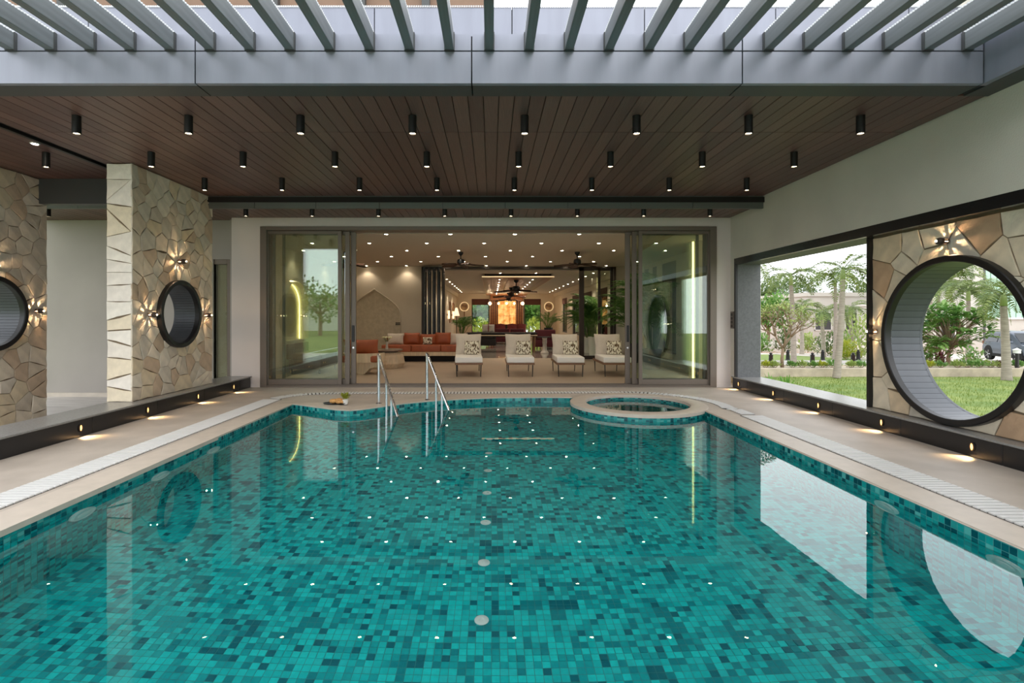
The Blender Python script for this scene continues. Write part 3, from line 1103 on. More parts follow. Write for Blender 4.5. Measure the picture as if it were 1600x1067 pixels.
xs = [-9.0] + [(px - VPX) / FPX * UY for px in (-20, 138, 360, 585, 800, 1007, 1212, 1420, 1640)]
for xa, xb in zip(xs[:-1], xs[1:]):
    MB().box(xa + .005, UY, BZ1 - .2, xb - .005, UY + .04, UZ1).build('fascia_panel', M['fascia'], uf)
MB().box(-9.0, UY + .02, BZ1 - .2, 5.6, UY + .08, UZ1 - .01).build('fascia_core', M['joint'], uf)
m_ = MB()
x = -8.9
while x < 5.5:
    m_.box(x, UY - .01, UZ1, x + .009, UY + .05, UZ1 + .018)
    x += .018
m_.build('ribbed_edge', M['ribbed'], uf)['kind'] = 'stuff'
MB().box(4.0 - 9, BY + .05, BZ1 - .03, 4.5, UY, BZ1 - .01).build('gutter_floor', M['fascia'], uf)
sb = struct_root('trim_7', 'grey metal clad side beam along the top of the right wall', 'beam')
MB().box(4.50, -2.5, BZ0, 4.56, BY - .01, BZ1 + .3).build('beam_panel', M['fascia'], sb)
MB().box(4.505, BY - .008, BZ0, 4.62, BY + .05, BZ1 + .3).build('corner_cap', M['fascia'], sb)
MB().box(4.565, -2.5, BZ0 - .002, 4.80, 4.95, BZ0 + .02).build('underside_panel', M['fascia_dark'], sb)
MB().box(4.55, -2.5, BZ0 + .02, 4.80, 4.95, BZ1 + .3).build('beam_core', M['fascia_dark'], sb)

# pergola slats
pg = thing('pergola', 'grey pergola of parallel slats overhead, bracketed to the metal beam', 'pergola', (0, BY, 0))
sl_me = MB().box(-.04, -7.6, BZM, .04, -.006, BZ1).mesh('slat', M['slat'], bevel=.004, seg=1)
br_me = MB().box(-.047, -.03, BZM - .004, .047, 0, BZ1 + .004).mesh('bracket', M['fascia_dark'])
tm = MB()
y = -1.6
while y < -.02:
    tm.box(-.04, y, BZ1, .04, y + .014, BZ1 + .016)
    y += .028
teeth = tm.mesh('ribbed_strip', M['ribbed'])
for k in range(-12, 13):
    x = (764.5 + 62.1 * k - VPX) / FPX * BY
    s = link('slat', sl_me, pg, (x, 0, 0))
    link('bracket', br_me, s)
    link('ribbed_strip', teeth, s)['kind'] = 'stuff'

# ------------------------------------------------------------------ upper storey beyond the fascia
mb = MB()
mb.box(-13, 8.0, 5.5, -.1, 8.3, 10)
up = struct('upper_storey_wall', mb, M['upper_clad'], 'brown clad upper storey showing above the fascia', 'wall')
m_ = MB()
for px in (95, 250, 425, 560, 660):
    p = atY(px, 0, 7.98)
    m_.box(p.x, 7.9, 5.5, p.x + .12, 8.0, 10)
m_.build('cladding_rib', M['fascia_dark'], up)['kind'] = 'stuff'

# ------------------------------------------------------------------ sliding glass doors
door = struct_root('door_1', 'wide bronze framed sliding glass doors, stacked open to both sides', 'door', (0, FY, 0))
m_ = MB()
m_.box(DX0, -.03, 0, DX0 + .13, .30, DZT)
m_.box(DX1 - .13, -.03, 0, DX1, .30, DZT)
m_.box(DX0 + .13, -.03, DZT - .075, DX1 - .13, .30, DZT)
m_.build('outer_frame', M['bronze'], door, bevel=.006, seg=1)
m_ = MB()
m_.box(DX0 + .13, -.03, 0, DX1 - .13, .30, .035)
for k in range(4):
    m_.box(DX0 + .13, .02 + k * .08, .035, DX1 - .13, .035 + k * .08, .045)
m_.build('bottom_track', M['bronze'], door)


def leaf(x0, x1, y, s_l, s_r, key='bronze', rail=.11, handle=None):
    """one sliding leaf; stile widths left and right; handle side"""
    z0, z1 = .046, DZT - .08
    f = MB()
    f.box(x0, y, z0, x0 + s_l, y + .045, z1)
    f.box(x1 - s_r, y, z0, x1, y + .045, z1)
    f.box(x0 + s_l, y, z0, x1 - s_r, y + .045, z0 + rail)
    f.box(x0 + s_l, y, z1 - .06, x1 - s_r, y + .045, z1)
    fr = f.build('leaf_frame', M[key], door, bevel=.004, seg=1)
    MB().box(x0 + s_l, y + .018, z0 + rail, x1 - s_r, y + .028, z1 - .06).build('glass_pane', M['glass'], fr)
    if handle:
        hx = x0 + s_l / 2 if handle == 'L' else x1 - s_r / 2
        h_ = MB()
        h_.box(hx - .022, y - .03, .90, hx + .022, y - .002, 1.24)
        h_.build('pull_handle', M['black'], fr, bevel=.008)
        MB().lathe([(.018, 0), (.022, -.012), (.0, -.014)], (hx, y, .78), 12, 'Y').build('lock_cylinder', M['steel'], fr, smooth='auto')
    return fr

px_ = lambda px, y: (px - VPX) / FPX * y
g = FY
leaf(px_(409, g), px_(533, g), .03, .12, .075, handle='L')
leaf(px_(422, g), px_(546, g + .1), .11, .05, .09, 'bronze')
leaf(px_(435, g), px_(556, g + .19), .19, .05, .10, 'bronze', handle='R')
leaf(px_(999, g), px_(1116, g), .03, .07, .12, handle='R')
leaf(px_(988, g + .1), px_(1103, g + .1), .11, .09, .05, 'bronze')
leaf(px_(977, g + .19), px_(1092, g + .19), .19, .10, .05, 'bronze', handle='L')

d2 = struct_root('door_2', 'narrow glazed door in the set-back wall behind the stone pillar', 'door', (0, LY, 0))
m_ = MB()
m_.box(dl0 - .6, .03, -.25, dl0, .12, dlt)
m_.box(dl1 - .11, .03, -.25, dl1 + .02, .12, dlt)
m_.box(dl0, .03, dlt - .1, dl1 - .11, .12, dlt)
m_.box(dl0, .03, -.25, dl1 - .11, .12, .05)
f2 = m_.build('leaf_frame', M['bronze'], d2, bevel=.004, seg=1)
MB().box(dl0, .07, .05, dl1 - .11, .08, dlt - .1).build('glass_pane', M['glass'], f2)
m_ = MB()
for z in (.5, 1.45, 2.35):
    m_.box(dl1 - .03, .0, z, dl1 + .0, .03, z + .14)
m_.build('hinges', M['black'], f2)

# ------------------------------------------------------------------ lounge shell (room behind the doors)
LX0, LX1, LYB, LZC = -5.2, 5.2, 17.5, EYE + 1.75
OX0, OX1, OZT = (659 - VPX) / FPX * LYB, (962 - VPX) / FPX * LYB, EYE + 78 / FPX * LYB
mb = MB().box(LX0, FY + .3, -.1, LX1, LYB + .15, 0.0)
struct('floor_lounge', mb, M['lounge_floor'], 'warm beige lounge floor behind the doors', 'floor')
mb = MB().box(LX0 - .3, FY + .42, LZC, LX1 + .3, LYB + .3, LZC + .12)
struct('ceiling_lounge', mb, M['lounge_ceiling'], 'pale flat lounge ceiling dotted with downlights', 'ceiling')
mb = MB()
mb.box(LX0, LYB, 0, OX0, LYB + .2, LZC)
mb.box(OX1, LYB, 0, LX1, LYB + .2, LZC)
mb.box(OX0, LYB, OZT, OX1, LYB + .2, LZC)
wlb = struct('wall_lounge_back', mb, M['lounge_wall'], 'beige lounge back wall with pointed arch relief and wide opening', 'wall')
# pointed arch relief
def arch_pts(cx, hw, z0, zs, zt, n=14):
    pts = [(cx - hw, z0), (cx - hw, zs)]
    for (u, w) in ((.985, .12), (.95, .23), (.89, .33), (.80, .43), (.68, .54), (.55, .64), (.42, .73), (.29, .82), (.16, .905), (.06, .97)):
        pts.append((cx - hw * u, zs + (zt - zs) * w))
    pts.append((cx, zt + .02))
    pts += [(2 * cx - x, z) for x, z in reversed(pts[:-1])]
    return pts
ap = arch_pts((585 - VPX) / FPX * LYB, 40 / FPX * LYB, .02, EYE + 2 / FPX * LYB, EYE + 43 / FPX * LYB)
MB().prism([(x, LYB - .03, z) for x, z in ap], (0, .03, 0)).build('arch_relief', M['arch'], wlb, fix=True)
cxa = (585 - VPX) / FPX * LYB
MB().tube([(cxa + (x - cxa) * 1.02, LYB - .03, z + .01) for x, z in ap], .022, 6).build('arch_moulding', M['lounge_wall'], wlb, smooth=True)
sw = thing('switch_plate', 'dark six gang switch plate on the arch relief above the orange sofa', 'switch', atY(622, 505.5, LYB - .035))
MB().box(-.09, -.008, -.06, .09, .004, .06).build('plate', M['arch'], sw)
for i in range(3):
    for j in range(2):
        MB().box(-.08 + i * .056, -.014, -.05 + j * .052, -.08 + i * .056 + .044, -.006, -.05 + j * .052 + .04).build('rocker', M['black'], sw)

# left lounge wall with glowing arched niche
mb = MB()
NY, NHW, NZ0, NZS, NZT = 13.75, .80, .80, 1.75, 2.35
N = 20
arc = [(NY - NHW, NZ0), (NY - NHW, NZS)] + [(NY - NHW * math.cos(PI * k / N), NZS + (NZT - NZS) * math.sin(PI * k / N)) for k in range(1, N)] + [(NY + NHW, NZS), (NY + NHW, NZ0)]
loops = [[Vector((y, z, 0)) for y, z in ((FY + .4, 0), (LYB, 0), (LYB, LZC), (FY + .4, LZC))], [Vector((y, z, 0)) for y, z in arc]]
tris = geometry.tessellate_polygon(loops)
pts = loops[0] + loops[1]
mb.add([(LX0, p.x, p.y) for p in pts], [tuple(t) for t in tris])
na = len(arc)
mb.add([(LX0, y, z) for y, z in arc] + [(LX0 - .3, y, z) for y, z in arc], [(i, (i + 1) % na, na + (i + 1) % na, na + i) for i in range(na)] + [tuple(range(na, 2 * na))])
mb.box(LX0 - .5, FY + .4, 0, LX0 - .32, LYB + .2, LZC)
wll = struct('wall_lounge_left', mb, M['lounge_wall'], 'beige lounge side wall with an arched niche lit by a led line', 'wall')
led = [(LX0 - .25, NY + (y - NY) * .97, NZ0 + (z - NZ0) * .985) for y, z in arc]
tag(MB().tube(led, .016, 6).build('led_arch', M['led']), 'glowing yellow led line tracing the niche arch behind the left glass', 'led strip')

# right lounge wall with three tall windows and blinds
wins = [(14.42, 15.62), (16.12, 16.55), (16.95, 17.38)]
WZ0, WZ1 = .34, 3.02
mb = MB()
ys = FY + .4
for a, b in wins:
    mb.box(LX1, ys, 0, LX1 + .2, a, LZC)
    mb.box(LX1, a, 0, LX1 + .2, b, WZ0)
    mb.box(LX1, a, WZ1, LX1 + .2, b, LZC)
    ys = b
mb.box(LX1, ys, 0, LX1 + .2, LYB + .2, LZC)
wlr = struct('wall_lounge_right', mb, M['lounge_wall'], 'lounge side wall with three tall windows', 'wall')
mb = MB().box(4.60, 11.64, 0, LX1, 11.95, LZC)
struct('trim_8', mb, M['lounge_wall'], 'plastered pier standing inside the right glass door', 'pier')
tag(MB().box(4.565, 11.62, .02, 4.597, 11.655, LZC - .03).build('led_strip', M['led']), 'upright glowing yellow led strip behind the right glass door', 'led strip')
def window_with_blind(name, label, x, a, b, z0, z1, blind, key='blind_dark', axis='X'):
    t = struct_root(name, label, 'window', (x, (a + b) / 2, z0) if axis == 'X' else ((a + b) / 2, x, z0))
    h, w = z1 - z0, (b - a) / 2
    def bx(m2, u0, d0, v0, u1, d1, v1):
        if axis == 'X':
            m2.box(d0, u0, v0, d1, u1, v1)
        else:
            m2.box(u0, d0, v0, u1, d1, v1)
        return m2
    m2 = MB()
    bx(m2, -w, 0, 0, -w + .05, .08, h); bx(m2, w - .05, 0, 0, w, .08, h); bx(m2, -w, 0, 0, w, .08, .06); bx(m2, -w, 0, h - .06, w, .08, h)
    fr = m2.build('frame', M['bronze_dark'], t)
    bx(MB(), -w + .05, .035, .06, w - .05, .045, h - .06).build('pane', M['glass_clear'], fr)
    if blind:
        m2 = MB()
        bx(m2, -w, -.05, h - blind, w, -.04, h)
        bx(m2, -w, -.06, h - blind - .03, w, -.03, h - blind)
        m2.build('blind', M[key], t)
    return t
for k, (a, b) in enumerate(wins):
    window_with_blind('window_%d' % (k + 4), 'tall lounge window with half drawn charcoal blind, %s' % ('nearest the doors', 'middle of three', 'farthest of three')[k], LX1 + .06, a, b, WZ0, WZ1, .62 if k == 0 else .5)

# bronze frame of the opening, folded screen at its left, glazed leaf at its right
fr = struct_root('door_3', 'dark bronze framed opening between lounge and hall with folded leaves', 'door', (0, LYB, 0))
m_ = MB()
m_.box(OX0, -.06, 0, OX0 + .08, .22, OZT)
m_.box(OX1 - .08, -.06, 0, OX1, .22, OZT)
m_.box(OX0, -.06, OZT - .05, OX1, .22, OZT + .02)
m_.build('frame', M['bronze_dark'], fr)
for k in range(5):                                   # folded stack, seen almost edge on
    x = OX0 + .12 + k * .155
    m_ = MB()
    for yy in (-.55, -.08):
        m_.box(x, yy, .02, x + .055, yy + .06, OZT - .06)
    m_.box(x, -.5, .02, x + .055, -.08, .14)
    m_.box(x, -.5, OZT - .16, x + .055, -.08, OZT - .06)
    q = m_.build('folded_leaf', M['black'] if k < 4 else M['bronze_dark'], fr)
    MB().box(x + .022, -.49, .14, x + .032, -.08, OZT - .16).build('glass_pane', M['glass_clear'], q)
m_ = MB()
xa, xb = (905 - VPX) / FPX * 16.9, (958 - VPX) / FPX * 16.9
m_.box(xa, -.62, .02, xa + .16, -.55, OZT - .06)
m_.box(xb - .09, -.62, .02, xb, -.55, OZT - .06)
m_.box((xa + xb) / 2 + .06, -.62, .02, (xa + xb) / 2 + .14, -.55, OZT - .06)
m_.box(xa, -.62, .02, xb, -.55, .14)
m_.box(xa, -.62, OZT - .16, xb, -.55, OZT - .06)
q = m_.build('glazed_leaf', M['bronze_dark'], fr)
MB().box(xa + .16, -.59, .14, xb - .09, -.58, OZT - .16).build('glass_pane', M['glass_clear'], q)

# ------------------------------------------------------------------ hall beyond
HX0, HX1, HY1, HZC = -2.4, 4.35, 35.0, EYE + 1.62
mb = MB().box(HX0, LYB + .15, -.1, HX1, HY1, 0)
struct('floor_hall', mb, M['hall_floor'], 'polished hall floor beyond the lounge', 'floor')
mb = MB().box(HX0 - .2, LYB + .2, HZC, HX1 + .2, HY1 + .3, HZC + .1)
struct('ceiling_hall', mb, M['lounge_ceiling'], 'long pale hall ceiling with rows of downlights', 'ceiling')
mb = MB().box(HX0 - .2, LYB + .2, 0, HX0, HY1, HZC)
wh = struct('wall_hall_left', mb, M['lounge_wall'], 'left hall wall with art and lit sconces', 'wall')
MB().box(HX0, LYB + .2, HZC - .22, HX0 + .12, HY1, HZC).build('cornice', M['lounge_wall'], wh)
hw = [(19.2, 21.0), (22.2, 24.4), (25.4, 27.6), (29.5, 31.5)]
mb = MB()
ys = LYB + .2
for a, b in hw:
    mb.box(HX1, ys, 0, HX1 + .2, a, HZC)
    mb.box(HX1, a, 0, HX1 + .2, b, .5)
    mb.box(HX1, a, 2.55, HX1 + .2, b, HZC)
    ys = b
mb.box(HX1, ys, 0, HX1 + .2, HY1, HZC)
wh = struct('wall_hall_right', mb, M['lounge_wall'], 'right hall wall with tall windows', 'wall')
MB().box(HX1 - .12, LYB + .2, HZC - .22, HX1, HY1, HZC).build('cornice', M['lounge_wall'], wh)
for k, (a, b) in enumerate(hw):
    window_with_blind('window_%d' % (k + 7), 'tall dark framed window in the right hall wall, %s' % ('nearest', 'second', 'third', 'farthest')[k], HX1 + .06, a, b, .5, 2.55, .3, 'blind')
# far wall with two windows
fw = [((737 - VPX) / FPX * HY1, (764 - VPX) / FPX * HY1), ((819 - VPX) / FPX * HY1, (845 - VPX) / FPX * HY1)]
FZ0, FZ1 = .35, EYE + 29 / FPX * HY1
mb = MB()
xs = HX0
for a, b in fw:
    mb.box(xs, HY1, 0, a, HY1 + .25, HZC)
    mb.box(a, HY1, 0, b, HY1 + .25, FZ0)
    mb.box(a, HY1, FZ1, b, HY1 + .25, HZC)
    xs = b
mb.box(xs, HY1, 0, HX1, HY1 + .25, HZC)
struct('wall_hall_far', mb, M['lounge_wall'], 'far hall wall with two garden windows and amber panel', 'wall')
for k, (a, b) in enumerate(fw):
    window_with_blind('window_%d' % (k + 11), 'far garden window %s of the amber panel under a brown blind' % ('left', 'right')[k], HY1 + .05, a, b, FZ0, FZ1, .38, 'blind', 'Y')
# timber bay with amber onyx panel
bx0, bx1 = (766 - VPX) / FPX * 34.6, (817 - VPX) / FPX * 34.6
bay = thing('timber_bay', 'slatted timber surround framing the glowing amber panel at the far end', 'wall panel', ((bx0 + bx1) / 2, 34.6, 0))
hwid = (bx1 - bx0) / 2
zt = EYE + 37 / FPX * 34.6
MB().box(-hwid, 0, zt - .42, hwid, .35, zt).build('head_panel', M['walnut'], bay)
MB().box(-hwid, .2, 0, hwid, .38, zt - .42).build('back_panel', M['soffit_back'], bay)
for s in (-1, 1):
    for k in range(4):
        xx = s * (hwid - .05 - k * .125)
        MB().box(xx - .035, .06, 0, xx + .035, .2, zt - .42).build('slat', M['walnut'], bay)
ony = thing('onyx_panel', 'backlit amber onyx wall panel in six sheets at the far end', 'light panel', ((bx0 + bx1) / 2 + .02, 34.72, 0))
zb, zt2 = EYE - 11 / FPX * 34.6, EYE + 30 / FPX * 34.6
for i in range(3):
    for j in range(3):
        w_ = .40
        MB().box(-.6 + i * .4 + .006, 0, zb + j * (zt2 - zb) / 3 + .006, -.6 + (i + 1) * .4 - .006, .05, zb + (j + 1) * (zt2 - zb) / 3 - .006).build('onyx_sheet', M['onyx'], ony)
# give the onyx some veining
nt = M['onyx'].node_tree
b = nt.nodes['Principled BSDF']
tc = nt.nodes.new('ShaderNodeTexCoord'); nz = nt.nodes.new('ShaderNodeTexNoise'); rp = nt.nodes.new('ShaderNodeValToRGB')
nz.inputs['Scale'].default_value = 3.5; nz.inputs['Detail'].default_value = 6
rp.color_ramp.elements[0].position = .38; rp.color_ramp.elements[0].color = (*s2l((150, 82, 22)), 1)
rp.color_ramp.elements[1].position = .6; rp.color_ramp.elements[1].color = (*s2l((250, 214, 140)), 1)
nt.links.new(tc.outputs['Object'], nz.inputs['Vector']); nt.links.new(nz.outputs['Fac'], rp.inputs['Fac']); nt.links.new(rp.outputs['Color'], b.inputs['Emission Color'])
# pendants in front of the bay
for k, px in enumerate((765.5, 779, 791.5, 803.5, 816.5)):
    p = atY(px, 474, 33.0)
    t = thing('globe_pendant', 'glowing globe pendant before the amber panel, %s from the left' % ordn[k], 'pendant lamp', p, 0, 'globe pendants at the far end')
    r_ = .11 if k in (0, 4) else .075
    MB().lathe([(0, -r_)] + [(r_ * math.sin(PI * i / 8), -r_ * math.cos(PI * i / 8)) for i in range(1, 8)] + [(0, r_)], n=14).build('globe', emit('globe_%d' % k, (255, 222, 170), 3.5), t, smooth=True)
    MB().tube([(0, 0, r_), (0, 0, HZC - p.z)], .008, 5).build('cord', M['black'], t)
    lamp('globe_glow', 'POINT', (0, -.02, -.16), 14, (1.0, .74, .46), t, .05)
# dropped timber ceiling panel
pa, pb = (753 - VPX) / FPX * 18.9, (866 - VPX) / FPX * 18.9
t = thing('ceiling_panel', 'dropped timber ceiling panel with light edge running down the hall', 'ceiling panel', (0, 18.9, HZC - .13))
nb = 8
for k in range(nb):
    x0_, x1_ = pa + (pb - pa) * k / nb, pa + (pb - pa) * (k + 1) / nb
    MB().box(x0_ + .004, 0, 0, x1_ - .004, 15.4, .03).build('board', M['walnut'], t)
MB().box(pa, -.012, -.005, pb, 0, .035).build('front_trim', M['led_warm'], t)
MB().box(pa + .1, .1, .03, pb - .1, 15.3, .128).build('hanger_frame', M['joint'], t)
for s, x in ((-1, pa), (1, pb)):
    MB().box(x - .012, 0, -.003, x + .012, 15.4, .033).build('side_trim', M['wood_light'], t)
# ring lamps left and right on the far wall
for k, px in enumerate((725.5, 857.5)):
    p = atY(px, 479, HY1 - .08)
    t = thing('ring_sconce', 'glowing ring wall lamp on the far wall, %s' % ('left of the windows', 'right of the windows')[k], 'wall lamp', p, 0, 'ring wall lamps at the far end')
    MB().tube([(.30 * math.cos(2 * PI * i / 28), 0, .30 * math.sin(2 * PI * i / 28)) for i in range(29)], .019, 6, caps=False).build('glow_ring', M['led_warm'], t, smooth=True)
    MB().lathe([(.22, .03), (.22, .05), (0, .06)], n=20, axis='Y').build('disc', M['canvas'], t)
    MB().box(-.03, .02, -.68, .03, .05, -.32).build('stem', M['wood_frame'], t)

# ------------------------------------------------------------------ ceiling lamps
def cyl_lamp(x, y, ztop, length, label):
    t = thing('cylinder_lamp', label, 'ceiling lamp', (x, y, ztop), 0, 'black cylinder lamps on the soffit')
    MB().lathe([(.033, 0), (.043, 0), (.043, -length), (.034, -length), (.032, -length + .012), (.031, -length + .02)], n=20).build('housing', M['black'], t, smooth='auto', fix=True)
    m2 = MB()
    m2.add([(.033 * math.cos(-2 * PI * k_ / 18), .033 * math.sin(-2 * PI * k_ / 18), -length + .010) for k_ in range(18)], [tuple(range(18))])
    m2.build('lens', M['lamp_warm'], t)
    lamp('cylinder_glow', 'SPOT', (0, 0, -length - .012), 5.0, (1.0, .82, .6), t, .03, spot=100, blend=.7)
rows = [(0, 175.0, 119, 8, 'row nearest the beam'), (1, 143.5, 237, 8, 'second row'), (2, 121.0, 319, 8, 'third row'), (3, 103.6, 385, 8, 'last row under the low soffit')]
for r_, sp, px0, nn, nm in rows:
    y = FPX * GRID / sp
    for k in range(nn):
        x = (-3.705 + k) * GRID
        low = r_ == 3
        cyl_lamp(x, y, CEIL_LOW if low else CEIL, .185 if low else .19, 'black cylinder soffit lamp, %s from left in the %s' % (ordn[k], nm))
cyl_lamp((72 - VPX) / FPX * 6.65, 6.65, CEIL, .19, 'black cylinder soffit lamp above the leftmost stone pillar')
cyl_lamp((75 - VPX) / FPX * 9.2, 9.2, CEIL_LOW, .185, 'black cylinder soffit lamp before the grey wall at far left')
p = atY(80, 218, 6.16)
t = thing('recessed_lamp', 'small flush recessed lamp at the edge of the soffit, far left', 'ceiling lamp', (-5.62, 6.3, CEIL + .001))
MB().lathe([(.05, .002), (.05, -.006), (.036, -.008)], n=18).build('bezel', M['white_plastic'], t)
m2 = MB(); m2.add([(.036 * math.cos(-2 * PI * k_ / 16), .036 * math.sin(-2 * PI * k_ / 16), -.009) for k_ in range(16)], [tuple(range(16))]); m2.build('lens', M['lamp_white'], t)

bez = MB().lathe([(.052, 0), (.052, -.006), (.034, -.006)], n=16).mesh('bezel', M['white_plastic'])
m2 = MB(); m2.add([(.034 * math.cos(-2 * PI * k_ / 14), .034 * math.sin(-2 * PI * k_ / 14), -.0075) for k_ in range(14)], [tuple(range(14))])
lens = m2.mesh('lens', M['lamp_white'])
def downlight(x, y, z, label, group, watts=0):
    t = thing('downlight', label, 'downlight', (x, y, z), 0, group)
    link('bezel', bez, t)
    link('lens', lens, t)
    if watts:
        lamp('downlight_glow', 'SPOT', (0, 0, -.03), watts, (1.0, .86, .68), t, .04, spot=115, blend=.6)
for j in range(6):
    y = 10.74 + 1.312 * j
    k = 0
    for i in range(-4, 5):
        x = -.86 + 1.35 * i - (.665 if j % 2 else 0)
        if abs(x) > 5.0 or (x > 4.4 and abs(y - 11.8) < .5):
            continue
        downlight(x, y, LZC, 'recessed lounge downlight, %s from left in the %s row from the doors' % (ordn[k], ordn[j]), 'downlights in the lounge ceiling', 11)
        k += 1
hx = [(-1.9, 'left edge'), (.32, 'left side of the timber panel'), (1.62, 'right side of the timber panel'), (3.7, 'right edge')]
for x, nm in hx:
    for j in range(10):
        y = 18.6 + 1.55 * j
        z = HZC - .131 if .0 < x < 2 and y > 18.95 else HZC
        downlight(x, y, z, 'recessed hall downlight, %s from the lounge along the %s' % (ordn[j], nm), 'downlights in the hall ceiling', 55 if j % 2 == 0 else 0)

# ------------------------------------------------------------------ ceiling fans
def fan_proto(name, label):
    t = thing(name, label, 'ceiling fan')
    MB().lathe([(.0, 0), (.07, 0), (.065, -.05), (.03, -.09), (.016, -.1)], n=16).build('canopy', M['black'], t, smooth='auto')
    MB().tube([(0, 0, -.09), (0, 0, -.2)], .014, 8).build('rod', M['black'], t)
    MB().lathe([(.02, -.18), (.085, -.2), (.10, -.24), (.10, -.31), (.07, -.35), (.05, -.36), (0, -.365)], n=18).build('motor', M['black'], t, smooth='auto')
    # palm-leaf blade
    n_ = 12
    top, bot = [], []
    for i in range(n_ + 1):
        s = i / n_
        r_ = .16 + .46 * s
        w = .115 * math.sin(PI * min(1, .12 + .86 * s)) ** .8 + .008
        droop = -.04 * s
        top.append([(r_, -w, droop - .012 + .02), (r_, 0, droop + .02 + .012), (r_, w, droop - .012 + .02)])
    m2 = MB().sheet(top)
    m2.sheet([[(x, y, z - .012) for x, y, z in reversed(row)] for row in top])
    m2.tube([(.08, 0, .0), (.2, 0, .012)], .014, 6)
    bl = m2.mesh('blade', M['fan'], smooth='auto')
    for k_ in range(5):
        link('blade', bl, t, (0, 0, -.335), (R(7), 0, 2 * PI * k_ / 5 + .1))
    return t
f0 = fan_proto('ceiling_fan', 'dark ceiling fan with leaf blades in the lounge, before the hall opening')
f0['group'] = 'ceiling fans'
f0.location = atY(720, 396, 13.7); f0.location.z = LZC
for (px, y, z, rz, lab, sc) in ((902, 13.7, LZC, .35, 'dark ceiling fan with leaf blades in the lounge, above the right loungers', 1), (541, 13.7, LZC, .7, 'dark ceiling fan partly hidden by the left door stiles', 1),
                            (806.5, 20.3, HZC - .13, .2, 'dark ceiling fan nearest the lounge in the hall', 1.45), (798.5, 25.5, HZC - .13, .5, 'dark ceiling fan in the middle of the hall', 1.45), (794.5, 31, HZC - .13, .1, 'dark ceiling fan at the far end of the hall', 1.45)):
    f = copy_tree(f0)
    f.location = ((px - VPX) / FPX * y, y, z)
    f.rotation_euler = (0, 0, rz)
    f.scale = (sc, sc, sc * (1.0 if sc == 1 else .9))
    f['label'] = lab
    f['group'] = 'ceiling fans'

# ------------------------------------------------------------------ sconces with star light
def sconce(c, nx, label):
    t = thing('wall_sconce', label, 'wall lamp', c, 0, 'star light wall sconces on the stone')
    MB().lathe([(.035, 0), (.035, nx * .012), (.02, nx * .014)], n=18, axis='X').build('base', M['bronze_dark'], t, fix=True)
    MB().lathe([(.016, nx * .05), (.037, nx * .052), (.040, nx * .075), (.034, nx * .098), (.020, nx * .112), (0, nx * .115)], n=20, axis='X').build('cap', M['bronze_dark'], t, smooth='auto', fix=True)
    m2 = MB()
    N_ = 8
    for k_ in range(N_):                                 # wedge fins leave eight narrow beams
        a0 = 2 * PI * (k_ + .16) / N_ + .2
        a1 = 2 * PI * (k_ + .84) / N_ + .2
        P = lambda r_, a: (r_ * math.cos(a), r_ * math.sin(a))
        q = [P(.020, a0), P(.036, a0), P(.036, (a0 + a1) / 2), P(.036, a1), P(.020, a1)]
        m2.prism([(nx * .012, y_, z_) for y_, z_ in q], (nx * .042, 0, 0))
    m2.build('fin_ring', M['bronze_dark'], t, fix=True)
    MB().lathe([(0, nx * .124), (.010, nx * .120), (.012, nx * .112)], n=12, axis='X', caps=False).build('lamp_core', M['lamp_warm'], t, smooth=True)
    lamp('sconce_glow', 'POINT', (nx * .033, 0, 0), 10.0, (1.0, .68, .38), t, .007)
for (y, z, lab) in ((7.42, 1.44, 'left of the round window on the middle pillar'), (8.13, 2.29, 'above the round window on the middle pillar'), (8.87, 1.44, 'right of the round window on the middle pillar')):
    sconce((-4.962, y, z), 1, 'small bronze star beam sconce, ' + lab)
for (y, z, lab) in ((7.83, 1.50, 'right of the round window on the leftmost pillar'), (7.12, 2.12, 'above the round window on the leftmost pillar')):
    sconce((-6.962, y, z), 1, 'small bronze star beam sconce, ' + lab)
for (y, z, lab) in ((5.57, 2.23, 'above the large round window on the right'), (6.60, 1.22, 'left of the large round window on the right')):
    sconce((4.952, y, z), -1, 'small bronze star beam sconce, ' + lab)
sp_ = thing('wall_switch', 'narrow bronze switch panel on the end of the right wall by the doors', 'switch', (4.79, 10.19, 1.35))
MB().box(-.012, -.06, -.17, .012, .05, .17).build('plate', M['bronze'], sp_, bevel=.003)
for k in range(4):
    MB().box(-.018, -.04, -.145 + k * .075, -.010, .03, -.09 + k * .075).build('rocker', M['bronze_dark'], sp_)

# ------------------------------------------------------------------ handrails
def handrail(a, b, zt, label):
    t = thing('pool_handrail', label, 'handrail', (a[0], a[1], 0), 0, 'steel handrails at the pool steps')
    d = Vector((b[0] - a[0], b[1] - a[1], 0))
    z_at = lambda s: zt + (-.13 - zt) * s
    MB().tube([(0, 0, 0), (0, 0, zt - .01)], .024, 14).build('post', M['steel'], t, smooth='auto')
    for s in (.40, .65):
        MB().tube([(d.x * s, d.y * s, -1.0 - s * .2), (d.x * s, d.y * s, z_at(s))], .019, 12).build('post', M['steel'], t, smooth='auto')
    top = [Vector((-.02 * d.x, -.02 * d.y, zt - .03)), Vector((0, 0, zt)), Vector((d.x * .04, d.y * .04, zt - .02))]
    MB().tube(top + [Vector((d.x * s, d.y * s, z_at(s))) for s in (.1, .4, .7, 1.0, 1.18)], .023, 14).build('rail', M['steel'], t, smooth='auto')
    MB().lathe([(.05, .012), (.05, .016), (.03, .024), (.024, .03)], n=18).build('base_flange', M['steel'], t, smooth='auto')
handrail((-1.82, 8.26), (-1.385, 7.64), .80, 'polished steel handrail descending into the pool, left of the pair')
handrail((-1.086, 8.62), (-.66, 8.18), .79, 'polished steel handrail descending into the pool, right of the pair')

